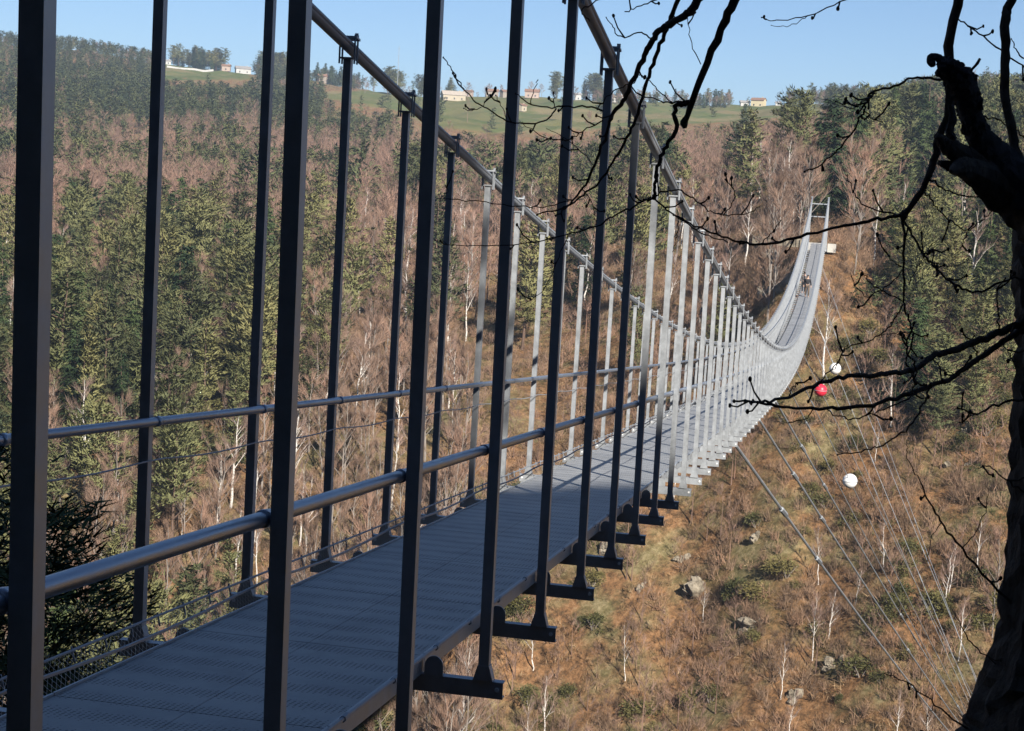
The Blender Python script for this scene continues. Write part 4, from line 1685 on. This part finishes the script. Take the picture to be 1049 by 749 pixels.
# long pale wall along the top of the field, and the mast on the skyline
mb = MB()
for i in range(12):
    q = 171 + i * 4
    v = ray(q, 66)
    v2 = ray(q + 4, 66)
    A, B = CAM + v * 1085, CAM + v2 * 1085
    za, zb_ = float(H(A[0], A[1])) + .9, float(H(B[0], B[1])) + .9
    mb.bar((A[0], A[1], za - .3), (B[0], B[1], zb_ - .3), .25, .6)
tag(mb.build('field_wall', WM['white']), 'long pale wall along the top of the sloping hilltop field', 'wall')
v = ray(407, 90)
A = CAM + v * 1020
mb = MB()
mb.tube([(A[0], A[1], float(H(A[0], A[1]))), (A[0], A[1], float(H(A[0], A[1])) + 30)], [.25, .12], 6)
for k in (20, 24, 28):
    mb.bar((A[0] - 1, A[1], float(H(A[0], A[1])) + k), (A[0] + 1, A[1], float(H(A[0], A[1])) + k), .06, .06)
tag(mb.build('radio_mast', STEEL), 'thin radio mast rising above the skyline pines', 'mast')


# ------------------------------------------------------------------ air
HAZE = .00026
mz = bpy.data.materials.new('haze')
mz.use_nodes = True
nz = mz.node_tree
nz.nodes.remove(nz.nodes['Principled BSDF'])
pv = nz.nodes.new('ShaderNodeVolumePrincipled')
pv.inputs['Color'].default_value = (.62, .78, 1, 1)
pv.inputs['Density'].default_value = HAZE
pv.inputs['Anisotropy'].default_value = .2
nz.links.new(pv.outputs[0], nz.nodes['Material Output'].inputs['Volume'])
zlo, zhi = float(GZ.min()) - 1, max(float(GZ.max()) + 25, 60)
mb = MB()
mb.box((-150, 560, (zlo + zhi) / 2), (3400, 3400, (zhi - zlo) / 2))
tag(mb.build('haze', mz), kind='stuff')

# ------------------------------------------------------------------ people on the bridge
def skin_mesh(name, verts, edges, radii, m, parent, root=0):
    me = bpy.data.meshes.new(name)
    me.from_pydata(verts, edges, [])
    o = bpy.data.objects.new(name, me)
    COL.objects.link(o)
    md = o.modifiers.new('skin', 'SKIN')
    for i, v in enumerate(me.skin_vertices[0].data):
        v.radius = radii[i] if isinstance(radii[i], tuple) else (radii[i], radii[i])
        v.use_root = (i == root)
    sb = o.modifiers.new('sub', 'SUBSURF')
    sb.levels = sb.render_levels = 1
    dg = bpy.context.evaluated_depsgraph_get()
    me2 = bpy.data.meshes.new_from_object(o.evaluated_get(dg))
    o.modifiers.clear()
    o.data = me2
    me2.materials.clear()
    me2.materials.append(m)
    me2.polygons.foreach_set('use_smooth', [True] * len(me2.polygons))
    o.parent = parent
    return o


SKIN = m_plain('skin', (.50, .32, .24), .6, .08)


def person(x, y, h, face, jacket, trousers, hair, label, stride):
    z = zd(y) + .085
    e = empty('person', (x, y, z), label, 'person', None, face)
    k = h / 1.75
    vv = [(0, 0, .95), (0, 0, 1.15), (0, .01, 1.38), (0, .02, 1.50), (0, .0, 1.62), (0, -.01, 1.72),
          (.09, 0, .92), (.10, -stride, .50), (.10, -stride * .6, .08), (.10, -stride * .6 - .14, .03),
          (-.09, 0, .92), (-.10, stride * .5, .50), (-.10, stride, .10), (-.10, stride - .13, .03),
          (.18, .01, 1.40), (.25, .04, 1.14), (.27, -.10, .92), (.27, -.16, .86),
          (-.18, .01, 1.40), (-.25, .04, 1.14), (-.30, -.05, .94), (-.31, -.10, .88)]
    ed = [(0, 1), (1, 2), (2, 3), (3, 4), (4, 5), (0, 6), (6, 7), (7, 8), (8, 9), (0, 10), (10, 11), (11, 12), (12, 13), (2, 14), (14, 15), (15, 16), (16, 17), (2, 18), (18, 19), (19, 20), (20, 21)]
    rd = [(.14, .10), (.13, .10), (.15, .11), .055, (.075, .09), (.06, .075), .085, .06, .042, .035, .085, .06, .042, .035, .06, .045, .034, .03, .06, .045, .034, .03]
    vv = [(a_ * k, b_ * k, c_ * k) for a_, b_, c_ in vv]
    rd = [tuple(q * k for q in (t if isinstance(t, tuple) else (t, t))) for t in rd]
    skin_mesh('body', vv, ed, rd, SKIN, e)
    ji = [0, 1, 2, 3, 14, 15, 16, 18, 19, 20]
    mp = {j: i for i, j in enumerate(ji)}
    skin_mesh('jacket', [vv[j] if j != 3 else (vv[3][0], vv[3][1], vv[3][2] - .06 * k) for j in ji], [(mp[a_], mp[b_]) for a_, b_ in ed if a_ in mp and b_ in mp], [tuple(q + .028 for q in rd[j]) for j in ji], jacket, e)
    ti = [0, 6, 7, 8, 10, 11, 12]
    mp = {j: i for i, j in enumerate(ti)}
    skin_mesh('trousers', [vv[j] for j in ti], [(mp[a_], mp[b_]) for a_, b_ in ed if a_ in mp and b_ in mp], [tuple(q + .02 for q in rd[j]) for j in ti], trousers, e)
    mb = MB()
    mb.ball((0, .03 * k, 1.69 * k), .105 * k, 12, 8, (.92, 1.0, .95))
    mb.build('hair', hair, e, True)
    mb = MB()
    for s in (-1, 1):
        mb.ball((s * .032 * k, -.088 * k, 1.655 * k), .012 * k, 6, 5)
    mb.ball((0, -.10 * k, 1.63 * k), .016 * k, 6, 5, (.8, 1.2, 1.3))
    mb.build('face', SKIN, e, True)
    for s in (-1, 1):
        P0 = vv[17] if s > 0 else vv[21]
        mb = MB()
        for q in range(5):
            mb.tube([(P0[0] + (q - 2) * .016 * s, P0[1], P0[2]), (P0[0] + (q - 2) * .018 * s, P0[1] - .03, P0[2] - .04), (P0[0] + (q - 2) * .016 * s, P0[1] - .03, P0[2] - .075 + .006 * abs(q - 2))], .008, 5)
        mb.build('hand', SKIN, e, True)
    return e


BLACK = m_plain('black_cloth', (.018, .018, .022), .85, .2)
GREYC = m_plain('grey_cloth', (.10, .09, .09), .85, .2)
BROWN = m_plain('brown_cloth', (.13, .095, .07), .85, .2)
HAIR = m_plain('dark_hair', (.03, .02, .015), .6, .2)
person(.07, 135.0, 1.75, .15, BLACK, BROWN, HAIR, 'person in black jacket and brown trousers walking on the far half of the bridge', .16)
person(-.28, 138.2, 1.7, 0.0, GREYC, BLACK, HAIR, 'person in dark grey jacket walking just behind the one in black', -.14)
